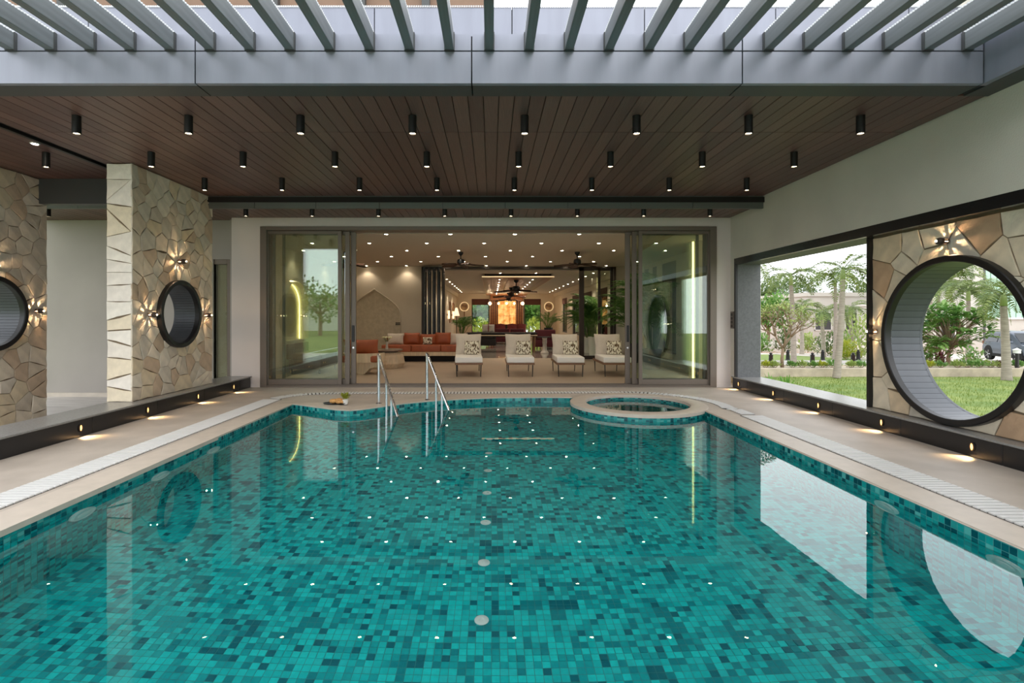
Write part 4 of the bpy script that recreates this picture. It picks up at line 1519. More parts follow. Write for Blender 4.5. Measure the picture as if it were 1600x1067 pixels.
# tray with bread and potted plant on the deck
tr = thing('serving_tray', 'small dark oval tray on the pool edge holding bread rolls', 'tray', (-2.50, 8.22, .013))
MB().lathe([(0, .0), (.13, .0), (.16, .014), (.165, .02), (.155, .018), (.125, .008), (0, .008)], n=24).build('dish', M['black'], tr, smooth='auto')
tr.children[0].scale = (1.25, .7, 1)
rr = random.Random(3)
for k, (dx, dy, s) in enumerate(((-.04, .0, .055), (.05, .02, .06), (.11, -.02, .05), (.06, -.04, .045), (-.01, .05, .05))):
    b_ = MB().lathe([(0, 0)] + [(s * math.sin(PI * i / 7) * 1.0, s * (.7 - .7 * math.cos(PI * i / 7))) for i in range(1, 7)] + [(0, s * 1.4)], n=12).build('bread_roll', M['bread'], None, smooth=True)
    b_.location = (-2.50 + dx, 8.22 + dy, .021)
    b_.scale = (1.2, .9, 1)
    tag(b_, 'golden bread roll on the dark tray, %s' % ('far left', 'centre', 'far right', 'front', 'back')[k], 'bread', 'bread rolls on the tray')
pp = thing('potted_flower', 'small white pot of yellow green flowers on the pool edge by the tray', 'potted plant', (-2.34, 8.20, .013))
MB().lathe([(0, 0), (.038, 0), (.048, .07), (.048, .076), (.042, .074), (.04, .06), (0, .058)], n=20).build('pot', M['pot_white'], pp, smooth='auto')
def leaf_cloud(n, rfun, size, rnd, aspect=.45, up=.35):
    """n folded leaves; rfun gives position and outward direction"""
    m2 = MB()
    for _ in range(n):
        p, d = rfun(rnd)
        d = (Vector(d) + Vector((rnd.uniform(-.6, .6), rnd.uniform(-.6, .6), rnd.uniform(-.6, .6) + up))).normalized()
        s = d.cross(Vector((0, 0, 1)))
        s = s.normalized() if s.length > .01 else Vector((1, 0, 0))
        nrm = s.cross(d)
        L = size * rnd.uniform(.65, 1.25)
        w = L * aspect * .5
        p = Vector(p)
        m2.add([p, p + d * L * .55 + s * w + nrm * .06 * L, p + d * L, p + d * L * .55 - s * w + nrm * .06 * L, p + d * L * .55],
               [(0, 1, 4), (1, 2, 4), (2, 3, 4), (3, 0, 4)])
    return m2
leaf_cloud(120, lambda r: ((r.gauss(0, .025), r.gauss(0, .025), .08 + r.random() * .06), (r.gauss(0, 1), r.gauss(0, 1), .8)), .06, random.Random(4)).build('foliage', M['croton'], pp)['kind'] = 'stuff'

# ------------------------------------------------------------------ furniture helpers
def pillow(w, h, t, n=10, puff=.45):
    m2 = MB()
    for sgn in (1, -1):
        grid = []
        for i in range(n + 1):
            row = []
            for j in range(n + 1):
                u, v = 2 * i / n - 1, 2 * j / n - 1
                th = t / 2 * (max(0, 1 - abs(u) ** 2.6) * max(0, 1 - abs(v) ** 2.6)) ** puff
                pin = 1 - .06 * (1 - abs(u)) * abs(v) ** 2 - .0
                pin2 = 1 - .06 * (1 - abs(v)) * abs(u) ** 2
                row.append((u * w / 2 * pin2, sgn * th, v * h / 2 * pin))
            grid.append(row if sgn < 0 else row[::-1])
        m2.sheet(grid)
    return m2


def chaise(x, y, rz, label, place):
    t = thing('chaise_lounge', label, 'lounge chair', (x, y, 0), rz, 'cream loungers in a row')
    W, L = .66, 1.42
    f = MB()
    f.box(-W / 2, 0, .285, W / 2, .05, .33); f.box(-W / 2, L - .05, .285, W / 2, L, .33)
    f.box(-W / 2, .05, .285, -W / 2 + .05, L - .05, .33); f.box(W / 2 - .05, .05, .285, W / 2, L - .05, .33)
    for k_ in range(9):
        f.box(-W / 2 + .05, .12 + k_ * .14, .295, W / 2 - .05, .19 + k_ * .14, .315)
    f.build('seat_frame', M['wood_frame'], t)
    for sx in (-1, 1):
        for yy in (.05, L - .08):
            MB().tube([(sx * (W / 2 - .05), yy, .0), (sx * (W / 2 - .04), yy, .29)], [.010, .014], 8).build('leg', M['black'], t, smooth='auto')
    MB().box(-W / 2 + .005, 0.0, .332, W / 2 - .005, L - .28, .465).build('seat_cushion', M['seat_white'], t, bevel=.025, seg=3, smooth='auto')
    b_ = pillow(W, .60, .20).build('back_cushion', M['cream_fabric'], t, smooth=True)
    b_.location = (0, L - .30, .70)
    b_.rotation_euler = (R(-24), 0, 0)
    m2 = MB()
    for sx in (-1, 1):
        m2.tube([(sx * .26, L - .2, .31), (sx * .26, L - .02, .80)], .012, 8)
    m2.tube([(-.26, L - .02, .80), (.26, L - .02, .80)], .012, 8)
    m2.build('back_support', M['black'], t, smooth='auto')
    c = pillow(.38, .36, .13).build('throw_pillow', M['patterned'], None, smooth=True)
    c.location = (x + .02 + (.10 if x > .6 else .02), y + L - .56, .645)
    c.rotation_euler = (R(-22), 0, R(-4))
    tag(c, 'small leaf print cushion leaning on the cream lounger ' + place, 'cushion', 'leaf print cushions on the loungers')
for k, (px, nm) in enumerate(((732.5, 'leftmost of the four'), (813.5, 'second from left of the four'), (892, 'third from left of the four'), (965, 'rightmost, partly behind the door stile'))):
    chaise((px - VPX) / FPX * 12.04, 12.04, (R(3), 0, R(-1), R(-1))[k], 'cream cushioned lounge chair on thin black legs, ' + nm, nm)

# orange sofa along the back wall
sofa = thing('sofa', 'long low tan orange leather sofa on timber base by the arch', 'sofa', (0, 16.1, 0))
sx0, sx1 = (596 - VPX) / FPX * 16.1, (735 - VPX) / FPX * 16.1
MB().box(sx0, 0, .19, sx1, 1.0, .32).build('base', M['wood_light'], sofa, bevel=.01)
MB().box(sx0 + .2, .25, 0, sx1 - .2, .95, .19).build('base_shade', M['soffit_back'], sofa)  # dark block under the base; its blackness stands for the shade there
for k in range(3):
    a, b = sx0 + (sx1 - sx0) * k / 3, sx0 + (sx1 - sx0) * (k + 1) / 3
    MB().box(a + .004, -.02, .32, b - .004, .8, .53).build('seat_cushion', M['leather'], sofa, bevel=.03, seg=3, smooth='auto')
MB().box(sx0, .85, .32, sx1, 1.0, .80).build('backrest', M['leather'], sofa, bevel=.03, seg=3, smooth='auto')
for (pa_, pb_, t0_, key, lab, dy) in ((606, 630, 521, 'cream_fabric', 'large cream cushion at the left end of the orange sofa', 0), (632, 655.5, 520, 'leather', 'square orange leather cushion beside the left cream one on the sofa', 0),
                                 (657, 680.5, 522, 'leather', 'orange leather cushion behind the leaf print cushion on the sofa', 0), (681, 704, 519.5, 'leather', 'square orange leather cushion beside the right cream one on the sofa', 0),
                                 (704, 730, 521, 'cream_fabric', 'large cream cushion at the right end of the orange sofa', 0), (661, 675, 527, 'patterned', 'small leaf print cushion in the middle of the orange sofa', -.14)):
    yy = 16.62 + dy
    w = (pb_ - pa_) / FPX * yy
    zt_ = EYE + (496 - t0_) / FPX * yy
    hgt = zt_ - .535
    c = pillow(w * 1.05, hgt * 1.04, .17).build('sofa_cushion', M[key], None, smooth=True)
    c.location = (((pa_ + pb_) / 2 - VPX) / FPX * yy, yy, .535 + hgt / 2)
    c.rotation_euler = (R(-9), 0, 0)
    tag(c, lab, 'cushion', 'cushions on the orange sofa')

# round table with faceted travertine base, vase
tx, ty = (603 - VPX) / FPX * 14.3, 14.3
tb = thing('coffee_table', 'round brown marble topped table on a faceted travertine base', 'table', (tx, ty, 0))
MB().lathe([(0, .47), (.45, .47), (.47, .485), (.47, .505), (.45, .515), (0, .515)], n=40).build('table_top', M['brown_marble'], tb, smooth='auto')
MB().lathe([(.46, -.02), (.53, .12), (.49, .34), (.40, .42)], (0, 0, .02), 9).build('pedestal', M['wood_light'], tb)
MB().lathe([(.34, .44), (.34, .47)], n=24).build('collar', M['bronze_dark'], tb)
vs_ = thing('vase', 'slim pale vase of cream flowers on the round table', 'vase', (tx + .05, ty - .12, .515))
MB().lathe([(0, 0), (.035, 0), (.04, .03), (.03, .12), (.026, .2), (.034, .22), (.03, .22), (.02, .12), (0, .11)], n=16).build('body', M['marble'], vs_, smooth='auto')
m2 = MB()
for k in range(7):
    a = k * .9
    m2.tube([(0, 0, .15), (.05 * math.cos(a), .05 * math.sin(a), .26), (.10 * math.cos(a), .10 * math.sin(a), .32)], .004, 5)
m2.build('stems', M['frond'], vs_)
for k in range(7):
    a = k * .9
    MB().lathe([(0, 0), (.035, .02), (.04, .04), (.015, .05), (0, .045)], (.10 * math.cos(a), .10 * math.sin(a), .31), 8).build('flower', M['petal'], vs_, smooth=True)

# armchair at the left edge of the opening
ac = thing('armchair', 'low armchair with orange leather back on a curved pale shell', 'armchair', ((566 - VPX) / FPX * 12.7, 12.7, 0))
prof = [(-.52, .30), (-.50, .20), (-.22, .14), (-.08, .0), (.0, -.01), (.08, .0), (.22, .14), (.50, .20), (.52, .30)]
MB().prism([(x, -.15, z + .01) for x, z in prof], (0, .6, 0)).build('rocker_base', M['wood_light'], ac, fix=True)
sh = MB()
grid = []
for i in range(13):
    a = PI + PI * i / 12
    grid.append([(.52 * math.cos(a), .18 + .46 * math.sin(a) + .0, z) for z in (.30, .52)])
shell_o = grid
sh.sheet(grid)
sh.sheet([[(x * .9, .18 + (y - .18) * .9, z) for x, y, z in r_] for r_ in grid][::-1])
sh.sheet([[(x, y, .52), (x * .9, .18 + (y - .18) * .9, .52)] for x, y, z in [r_[0] for r_ in grid]])
sh.build('shell', M['wood_light'], ac, smooth='auto', fix=True)
MB().box(-.46, -.22, .30, .46, .5, .46).build('seat_cushion', M['leather'], ac, bevel=.04, seg=3, smooth='auto')
b_ = pillow(.86, .40, .22).build('back_cushion', M['leather'], ac, smooth=True)
b_.location = (-.02, -.02, .66)
b_.rotation_euler = (R(10), 0, 0)
# brown seat seen through the left glass
bc = thing('lounge_bench', 'low dark brown seat below the glowing arch behind left glass', 'seat', (-4.62, 13.35, 0))
MB().box(-.4, -.7, .12, .4, .7, .36).build('base', M['leather_brown'], bc, bevel=.03, smooth='auto')
MB().box(-.38, -.68, .362, .4, .68, .5).build('seat_cushion', M['leather_brown'], bc, bevel=.04, seg=3, smooth='auto')
MB().box(-.46, -.7, .36, -.39, .7, .74).build('backrest', M['leather_brown'], bc, bevel=.03, smooth='auto')
for sx in (-.35, .35):
    for sy in (-.62, .62):
        MB().tube([(sx, sy, 0), (sx, sy, .13)], .02, 8).build('leg', M['black'], bc)

# ------------------------------------------------------------------ hall furniture
def simple_table(name, label, c, lx, ly, h, key, th=.06, leg=.06):
    t = thing(name, label, 'table', c)
    MB().box(-lx / 2, -ly / 2, h - th, lx / 2, ly / 2, h).build('table_top', M[key], t, bevel=.008)
    MB().box(-lx / 2 + .04, -ly / 2 + .04, h - th - .10, lx / 2 - .04, ly / 2 - .04, h - th).build('apron', M['soffit_back'], t)
    for sx in (-1, 1):
        for sy in (-1, 1):
            MB().tube([(sx * (lx / 2 - .12), sy * (ly / 2 - .1), 0), (sx * (lx / 2 - .08), sy * (ly / 2 - .08), h - th)], [leg * .5, leg * .8], 8).build('leg', M['wood_frame'], t)
    return t
yb = 21.0
x0_, x1_ = (729 - VPX) / FPX * yb, (838 - VPX) / FPX * yb
simple_table('long_table', 'long dark table with pale edge across the hall behind the loungers', ((x0_ + x1_) / 2, yb, 0), x1_ - x0_, .9, .78, 'soffit_back', .05)
MB().box(-(x1_ - x0_) / 2, -.462, .66, (x1_ - x0_) / 2, -.452, .70).build('edge_band', M['wood_light'], bpy.data.objects['long_table'])
pt = thing('pedestal_table', 'small round table on a pale turned pedestal at the right of the hall', 'table', ((851 - VPX) / FPX * 20.0, 20.0, 0))
MB().lathe([(0, .62), (.30, .62), (.30, .65), (0, .65)], n=28).build('table_top', M['joint'], pt, smooth='auto')
MB().lathe([(.16, 0), (.16, .04), (.09, .12), (.075, .34), (.09, .42), (.085, .58), (.12, .62)], n=20).build('pedestal', M['marble'], pt, smooth='auto')
def hall_seat(label, px0, px1, y, zt_, key, depth=.85, seats=2, facing=0):
    x0_, x1_ = (px0 - VPX) / FPX * y, (px1 - VPX) / FPX * y
    w = (x1_ - x0_) / 2
    t = thing('hall_sofa', label, 'sofa', ((x0_ + x1_) / 2, y, 0))
    MB().box(-w, 0, .1, w, depth, .42).build('base', M[key], t, bevel=.03, smooth='auto')
    yb0 = 0 if facing else depth - .2
    MB().box(-w, yb0, .42, w, yb0 + .2, zt_).build('backrest', M[key], t, bevel=.05, seg=3, smooth='auto')
    for s in (-1, 1):
        MB().box(s * w - (.14 if s > 0 else 0), 0, .42, s * w + (.14 if s < 0 else 0), depth, .62).build('armrest', M[key], t, bevel=.04, seg=3, smooth='auto')
        MB().tube([(s * (w - .1), .1, 0), (s * (w - .1), .1, .1)], .025, 6).build('leg', M['black'], t)
    for k_ in range(seats):
        a, b = -w + .14 + (2 * w - .28) * k_ / seats, -w + .14 + (2 * w - .28) * (k_ + 1) / seats
        MB().box(a + .01, .2 if facing else 0, .42, b - .01, depth - (0 if facing else .2), .52).build('seat_cushion', M[key], t, bevel=.03, smooth='auto')
    return t
hall_seat('maroon velvet sofa below the amber panel, left of the pair', 773, 796, 27.0, .80, 'maroon', facing=1)
hall_seat('maroon velvet sofa below the amber panel, right of the pair', 797.5, 819, 27.0, .80, 'maroon', facing=1)
hall_seat('maroon velvet sofa at the right side of the hall under the plant', 836, 868, 22.5, .86, 'maroon', seats=2, facing=1)
for k, (px, key) in enumerate(((766, 'maroon_light'), (782, 'maroon_light'), (800, 'maroon_light'), (814, 'maroon_light'))):
    x = (px - VPX) / FPX * 31
    t = thing('dining_chair', 'dusty red upholstered chair before the amber panel, %s from left' % ordn[k], 'chair', (x, 31, 0), 0, 'dusty red chairs at the far end')
    MB().box(-.27, -.25, .42, .27, .25, .52).build('seat', M[key], t, bevel=.03, smooth='auto')
    m2 = MB()
    grid = [[(.31 * math.sin(a), -.25 + .12 * (1 - math.cos(a)), z - .06 * abs(math.sin(a)) * (z > .8)) for z in (.5, .75, 1.04)] for a in [R(d) for d in range(-70, 71, 14)]]
    m2.sheet(grid); m2.sheet([[(x_ * .86, y_ + .05, z_) for x_, y_, z_ in r_] for r_ in grid][::-1])
    m2.build('backrest', M[key], t, smooth=True)
    for sx in (-.22, .22):
        for sy in (-.2, .2):
            MB().tube([(sx, sy, 0), (sx, sy, .42)], .02, 6).build('leg', M['wood_frame'], t)
for k, (px, pw) in enumerate(((758, 9), (768, 9))):
    c = pillow(pw / FPX * 24, .36, .16).build('hall_cushion', M['marble'], None, smooth=True)
    gx_ = (px - VPX) / FPX * 24
    c.location = (gx_, 24, 1.02 - .12)
    c.rotation_euler = (R(-12), 0, 0)
    tag(c, 'grey beige cushion on the low hall bench, %s one' % ('left', 'right')[k], 'cushion', 'grey beige cushions in the hall')
t = hall_seat('dark hall bench carrying the two grey beige cushions', 744, 775, 23.6, .72, 'soffit_back', seats=1)
# wall lights and art on the left hall wall
for k, (px, y, w, z0, z1) in enumerate(((704, 29.5, .5, 1.1, 2.3), (708.5, 32.0, .5, 1.1, 2.3))):
    t = thing('wall_art', 'tall framed panel on the left hall wall, %s' % ('nearer', 'farther')[k], 'artwork', (HX0 + .01, y, 0))
    m2 = MB(); m2.box(0, -w, z0, .04, -w + .05, z1); m2.box(0, w - .05, z0, .04, w, z1); m2.box(0, -w, z0, .04, w, z0 + .05); m2.box(0, -w, z1 - .05, .04, w, z1)
    m2.build('frame', M['walnut'], t)
    MB().box(0, -w + .05, z0 + .05, .02, w - .05, z1 - .05).build('canvas', M['canvas'], t)
for k, (px, y) in enumerate(((703.5, 27.6), (708.5, 30.8))):
    t = thing('hall_sconce', 'warm glowing tube sconce on the left hall wall, %s' % ('nearer', 'farther')[k], 'wall lamp', (HX0 + .10, y, EYE + .15), 0, 'tube sconces in the hall')
    MB().lathe([(0, -.22), (.055, -.22), (.055, .22), (0, .22)], n=12).build('tube', emit('tube_glow_%d' % k, (255, 214, 160), 1.8), t, smooth='auto')
    MB().box(-.10, -.04, -.05, -.05, .04, .05).build('bracket', M['bronze_dark'], t)
fl_ = thing('floor_lamp', 'floor lamp with a pale pleated cone shade by the left hall wall', 'floor lamp', (-1.78, 26.0, 0))
MB().lathe([(0, 0), (.16, 0), (.16, .03), (.02, .05)], n=18).build('base', M['black'], fl_)
MB().tube([(0, 0, .03), (0, 0, 1.5)], .016, 8).build('pole', M['black'], fl_)
MB().lathe([(.16, 1.48), (.06, 1.88), (.04, 1.90)], n=20).build('lamp_shade', emit('shade_glow', (255, 226, 190), .8), fl_, smooth='auto')

# ------------------------------------------------------------------ plants: shared pieces
def frond_mesh(name, key, L=1.6, nl=26, leaf=.42, droop=.55, width=.03, seed=1, vee=.5):
    rnd = random.Random(seed)
    m2 = MB()
    pts = []
    for i in range(9):
        s = i / 8
        pts.append(Vector((L * (s - .18 * s ** 3), 0, L * (.38 * s - droop * s ** 2.2))))
    m2.tube(pts, [.018 - .015 * i / 8 for i in range(9)], 5)
    for i in range(nl):
        s = .14 + .86 * i / nl
        f_ = s * 8
        k_ = min(int(f_), 7)
        p = pts[k_].lerp(pts[k_ + 1], f_ - k_)
        d = (pts[k_ + 1] - pts[k_]).normalized()
        for sg in (-1, 1):
            ll = leaf * (math.sin(PI * min(1, .22 + .74 * s))) * rnd.uniform(.85, 1.1)
            side = Vector((0, sg, 0))
            v = (d * .55 + side * .9 + Vector((0, 0, vee * rnd.uniform(.2, 1.0)))).normalized()
            tip = p + v * ll + Vector((0, 0, -.28 * ll))
            mid = p + v * ll * .5
            w = d * width
            m2.add([p, mid - w * .6, tip, mid + w * .6], [(0, 1, 2, 3)])
    return m2.mesh(name, M[key])


FR = [frond_mesh('frond', 'frond', 1.55, 30, .48, .66, .042, 1), frond_mesh('frond', 'frond', 1.55, 30, .48, 1.0, .042, 2)]
FRD = [frond_mesh('frond', 'frond_dark', 1.3, 24, .40, .55, .03, 3, .2), frond_mesh('frond', 'frond_dark', 1.3, 24, .40, .85, .03, 4, .2)]


def palm(label, base, crown, sc, nf, seed, group='palms in the garden', rad=.11):
    rnd = random.Random(seed)
    b = Vector(base)
    c = Vector(crown)
    t = thing('palm_tree', label, 'palm', b, 0, group)
    pts = [(c - b) * s + Vector((0, 0, 0)) + (Vector((.06, .04, 0)) * math.sin(PI * s) * (c - b).length * .3) for s in [i / 7 for i in range(8)]]
    MB().tube(pts, [rad * (1.25, 1.05, 1, .95, .9, .86, .8, .72)[i] for i in range(8)], 10).build('trunk', M['trunk'], t, smooth='auto')
    top = pts[-1]
    MB().tube([top, top + Vector((0, 0, .28 * sc)), top + Vector((0, 0, .5 * sc))], [rad * .8, rad * .7, rad * .3], 8).build('crownshaft', M['crownshaft'], t, smooth=True)
    for k_ in range(nf):
        a = 2 * PI * k_ / nf * 2.4 + rnd.uniform(-.2, .2)
        el = rnd.uniform(-.35, .55)
        link('frond', FR[k_ % 2], t, top + Vector((0, 0, (.35 + .1 * rnd.random()) * sc)), (0, -el, a), sc * rnd.uniform(.85, 1.1))
    return t


def areca(label, loc_, h, nf, seed, pot='pot_dark', pr=.24, ph=.5, group='indoor palms', box=(-9, 9, 0, 99)):
    rnd = random.Random(seed)
    t = thing('potted_palm', label, 'potted plant', loc_, 0, group)
    MB().lathe([(0, 0), (pr * .8, 0), (pr, ph), (pr * .9, ph), (pr * .88, ph - .05), (0, ph - .05)], n=20).build('pot', M[pot], t, smooth='auto')
    m2 = MB()
    for k_ in range(nf):
        a = rnd.uniform(0, 2 * PI)
        hb = ph + (h - ph) * rnd.uniform(.15, .62)
        r0 = rnd.uniform(0, pr * .5)
        lean = rnd.uniform(.05, .22)
        p0 = Vector((r0 * math.cos(a), r0 * math.sin(a), ph - .05))
        p1 = Vector(((r0 + lean) * math.cos(a), (r0 + lean) * math.sin(a), hb))
        m2.tube([p0, p1], [.014, .009], 5)
        sc = max(.45, min(1.0, (h - hb) * rnd.uniform(.8, 1.0)))
        for _ in range(60):
            e_ = 1.25 * sc
            qx, qy = loc_[0] + p1.x + e_ * math.cos(a), loc_[1] + p1.y + e_ * math.sin(a)
            if box[0] + .3 < qx < box[1] - .3 and box[2] + .3 < qy < box[3] - .3:
                break
            a = rnd.uniform(0, 2 * PI)
            sc = max(.32, sc * .985)
        link('frond', FRD[k_ % 2], t, p1, (0, -rnd.uniform(.35, 1.05), a), sc)
    m2.build('stems', M['frond_dark'], t)
    return t


def branchy(label, base, h, spread, depth, leaf_key, nleaf, leaf_size, seed, r0=.08, name='frangipani_tree', group='frangipani trees in the garden', fork_h=.22, aspect=.4, nfork=3, low_tips=0, ball=None):
    """candelabra tree: forking branches with leaf rosettes at the tips"""
    rnd = random.Random(seed)
    t = thing(name, label, 'tree', base, 0, group)
    m2 = MB()
    tips = []
    def grow(p, d, L, r_, k_):
        q = p + d * L
        mid = p + d * L * .5 + Vector((rnd.uniform(-.05, .05), rnd.uniform(-.05, .05), rnd.uniform(0, .04))) * L
        m2.tube([p, mid, q], [r_, r_ * .85, r_ * .72], 6)
        if k_ <= low_tips:
            tips.append((q, d))
        if k_ == 0:
            return
        n_ = nfork if k_ > depth - 2 else 2
        a0 = rnd.uniform(0, 2 * PI)
        for i_ in range(n_):
            a = a0 + 2 * PI * i_ / n_ + rnd.uniform(-.35, .35)
            o1 = d.orthogonal().normalized()
            o2 = d.cross(o1)
            s = spread * rnd.uniform(.7, 1.25)
            nd = (d + (o1 * math.cos(a) + o2 * math.sin(a)) * s + Vector((0, 0, .10))).normalized()
            grow(q, nd, L * rnd.uniform(.66, .86), r_ * .70, k_ - 1)
    grow(Vector((0, 0, 0)), Vector((.05, 0, 1)).normalized(), h * fork_h, r0, depth)
    if ball:
        nb_, rx, rz, zc = ball
        for _ in range(nb_):
            d = Vector((rnd.gauss(0, 1), rnd.gauss(0, 1), rnd.gauss(0, .9))).normalized() * rnd.uniform(.65, 1.0)
            q = Vector((d.x * rx, d.y * rx, zc + d.z * rz))
            m2.tube([Vector((0, 0, h * fork_h)), Vector((q.x * .5, q.y * .5, max(h * fork_h, q.z * .8))), q], [.022, .016, .010], 5)
            tips.append((q, d.normalized()))
    m2.build('branches', M['bark'], t, smooth=True)
    lv = MB()
    for (p, d) in tips:
        for k_ in range(nleaf):
            a = rnd.uniform(0, 2 * PI)
            dd = (Vector((math.cos(a), math.sin(a), rnd.uniform(-.3, .8))) + d * .4).normalized()
            s = dd.cross(Vector((0, 0, 1)))
            s = s.normalized() if s.length > .05 else Vector((1, 0, 0))
            up = s.cross(dd)
            L = leaf_size * rnd.uniform(.7, 1.2)
            w = L * aspect * .5
            pp_ = p + d * rnd.uniform(-.10, .06)
            e = pp_ + dd * L * .62 + up * .04 * L
            lv.add([pp_, e + s * w, pp_ + dd * L - Vector((0, 0, .12 * L)), e - s * w, e - up * .06 * L], [(0, 4, 1), (1, 4, 2), (2, 4, 3), (3, 4, 0)])
    f = lv.build('foliage', M[leaf_key], t)
    f['kind'] = 'stuff'
    return t


def round_tree(label, base, h, cr, key, n, seed, leaf=.35, group='trees beyond the garden', flat=.8):
    rnd = random.Random(seed)
    t = thing('leafy_tree', label, 'tree', base, 0, group)
    m2 = MB().tube([(0, 0, 0), (.05, 0, h * .4), (0, .05, h * .7)], [cr * .07, cr * .055, cr * .03], 7)
    for k_ in range(5):
        a = k_ * 1.26
        m2.tube([(0, 0, h * .42), (cr * .5 * math.cos(a), cr * .5 * math.sin(a), h * .75)], [cr * .03, cr * .012], 5)
    m2.build('trunk', M['bark'], t)
    blobs = []
    for _ in range(9):
        a, r_ = rnd.uniform(0, 2 * PI), cr * .6 * math.sqrt(rnd.random())
        blobs.append((Vector((r_ * math.cos(a), r_ * math.sin(a), h - cr * flat * .6 + rnd.uniform(-.3, .45) * cr * flat)), cr * rnd.uniform(.38, .58)))
    def rf(r):
        c, br = blobs[r.randrange(len(blobs))]
        d = Vector((r.gauss(0, 1), r.gauss(0, 1), r.gauss(0, .8))).normalized()
        return c + d * br * (r.random() ** .33), d
    leaf_cloud(n, rf, leaf, rnd, .55).build('foliage', M[key], t)['kind'] = 'stuff'
    return t


def shrub(label, base, w, h, key, n, seed, leaf=.10, cat='shrub', group='low plants along the planter'):
    rnd = random.Random(seed)
    t = thing('garden_shrub', label, cat, base, 0, group)
    m2 = MB()
    for k_ in range(6):
        a = k_ * 1.05
        m2.tube([(0, 0, 0), (w * .3 * math.cos(a), w * .3 * math.sin(a), h * .7)], [.012, .006], 5)
    m2.build('stems', M['bark'], t)
    def rf(r):
        d = Vector((r.gauss(0, 1), r.gauss(0, 1), abs(r.gauss(0, 1)))).normalized()
        rr_ = r.random() ** .4
        return Vector((d.x * w / 2 * rr_, d.y * w / 2 * rr_, .05 + d.z * h * rr_)), d
    leaf_cloud(n, rf, leaf, rnd, .5).build('foliage', M[key], t)['kind'] = 'stuff'
    return t


def strap_plant(label, base, h, n, seed):
    rnd = random.Random(seed)
    t = thing('strap_lily', label, 'plant', base, 0, 'strap leaved lilies beyond the sill')
    for k_ in range(n):
        a = 2 * PI * k_ / n + rnd.uniform(-.2, .2)
        L = h * rnd.uniform(.8, 1.15)
        lean = rnd.uniform(.15, .75)
        m2 = MB()
        rows_ = []
        for i_ in range(7):
            s = i_ / 6
            r_ = L * lean * s ** 1.3
            z = L * (s - .35 * lean * s ** 2.5)
            w = .034 * math.sin(PI * (.18 + .8 * s)) + .003
            rows_.append([(r_, -w, z), (r_, 0, z - .008), (r_, w, z)])
        m2.sheet(rows_)
        o = m2.build('strap_leaf', M['strap'], t, smooth=True)
        o.rotation_euler = (0, 0, a)
    return t


def gz(y):
    """height of the ground right of the house"""
    return GROUND_R if y < 16.6 else -.45 - .04 * (y - 17) if y < 60 else -2.17


def gp(px, y, z=None):
    return Vector(((px - VPX) / FPX * y, y, gz(y) if z is None else z))

# indoor palms
areca('tall indoor palm in a black pot inside the right glass door', (4.35, 13.9, 0), 2.95, 44, 5, 'pot_dark', .26, .55, box=(-5.2, 5.2, 10.6, 17.0))
areca('indoor palm with yellow green fronds behind the rightmost lounger', (4.45, 16.0, 0), 2.65, 40, 6, 'pot_dark', .27, .6, box=(-5.2, 5.2, 10.6, 17.0))
areca('dark palm in a white pot behind the glazed leaf', ((930 - VPX) / FPX * 18.6, 18.6, 0), 2.55, 36, 7, 'pot_white', .27, .7, box=(-2.4, 4.35, 17.7, 34))
areca('dark palm at the right hall wall beside the first window', (3.85, 20.4, 0), 2.3, 26, 8, 'pot_white', .25, .6, box=(-2.4, 4.35, 17.7, 34))
areca('small palm on the hall floor behind the maroon sofa', ((857 - VPX) / FPX * 25.2, 25.2, 0), 1.75, 18, 9, 'pot_dark', .22, .9, box=(-2.4, 4.35, 17.7, 34))
areca('small dark palm by the left hall wall near the cone lamp', ((722 - VPX) / FPX * 27, 27, 0), 1.7, 18, 10, 'pot_dark', .22, .5, box=(-2.4, 4.35, 17.7, 34))

# ------------------------------------------------------------------ grounds
mb = MB()
mb.add([(XR_OUT, -40, GROUND_R), (70, -40, GROUND_R), (70, 16.4, GROUND_R), (XR_OUT, 16.4, GROUND_R)], [(0, 1, 2, 3)])
struct('lawn', mb, M['lawn'], 'green mown lawn outside the right wall', 'lawn')
N = 26000
rg = np.random.default_rng(9)
bx = XR_OUT + .4 + rg.random(N) ** 1.3 * 14
by = 5.0 + rg.random(N) * 11.2
ang = rg.random(N) * 2 * PI
hh = .035 + .045 * rg.random(N)
le = .03 * rg.random((N, 2)) - .015
w = .006
V = np.zeros((N, 3, 3))
V[:, 0] = np.stack([bx - w * np.cos(ang), by - w * np.sin(ang), np.full(N, GROUND_R)], 1)
V[:, 1] = np.stack([bx + w * np.cos(ang), by + w * np.sin(ang), np.full(N, GROUND_R)], 1)
V[:, 2] = np.stack([bx + le[:, 0], by + le[:, 1], GROUND_R + hh], 1)
me = bpy.data.meshes.new('grass_blades')
me.from_pydata(V.reshape(-1, 3).tolist(), [], np.arange(3 * N).reshape(-1, 3).tolist())
me.materials.append(M['grass'])
tag(link('grass_blades', me), 'short grass blades of the lawn outside the right wall', 'grass', None, 'stuff')

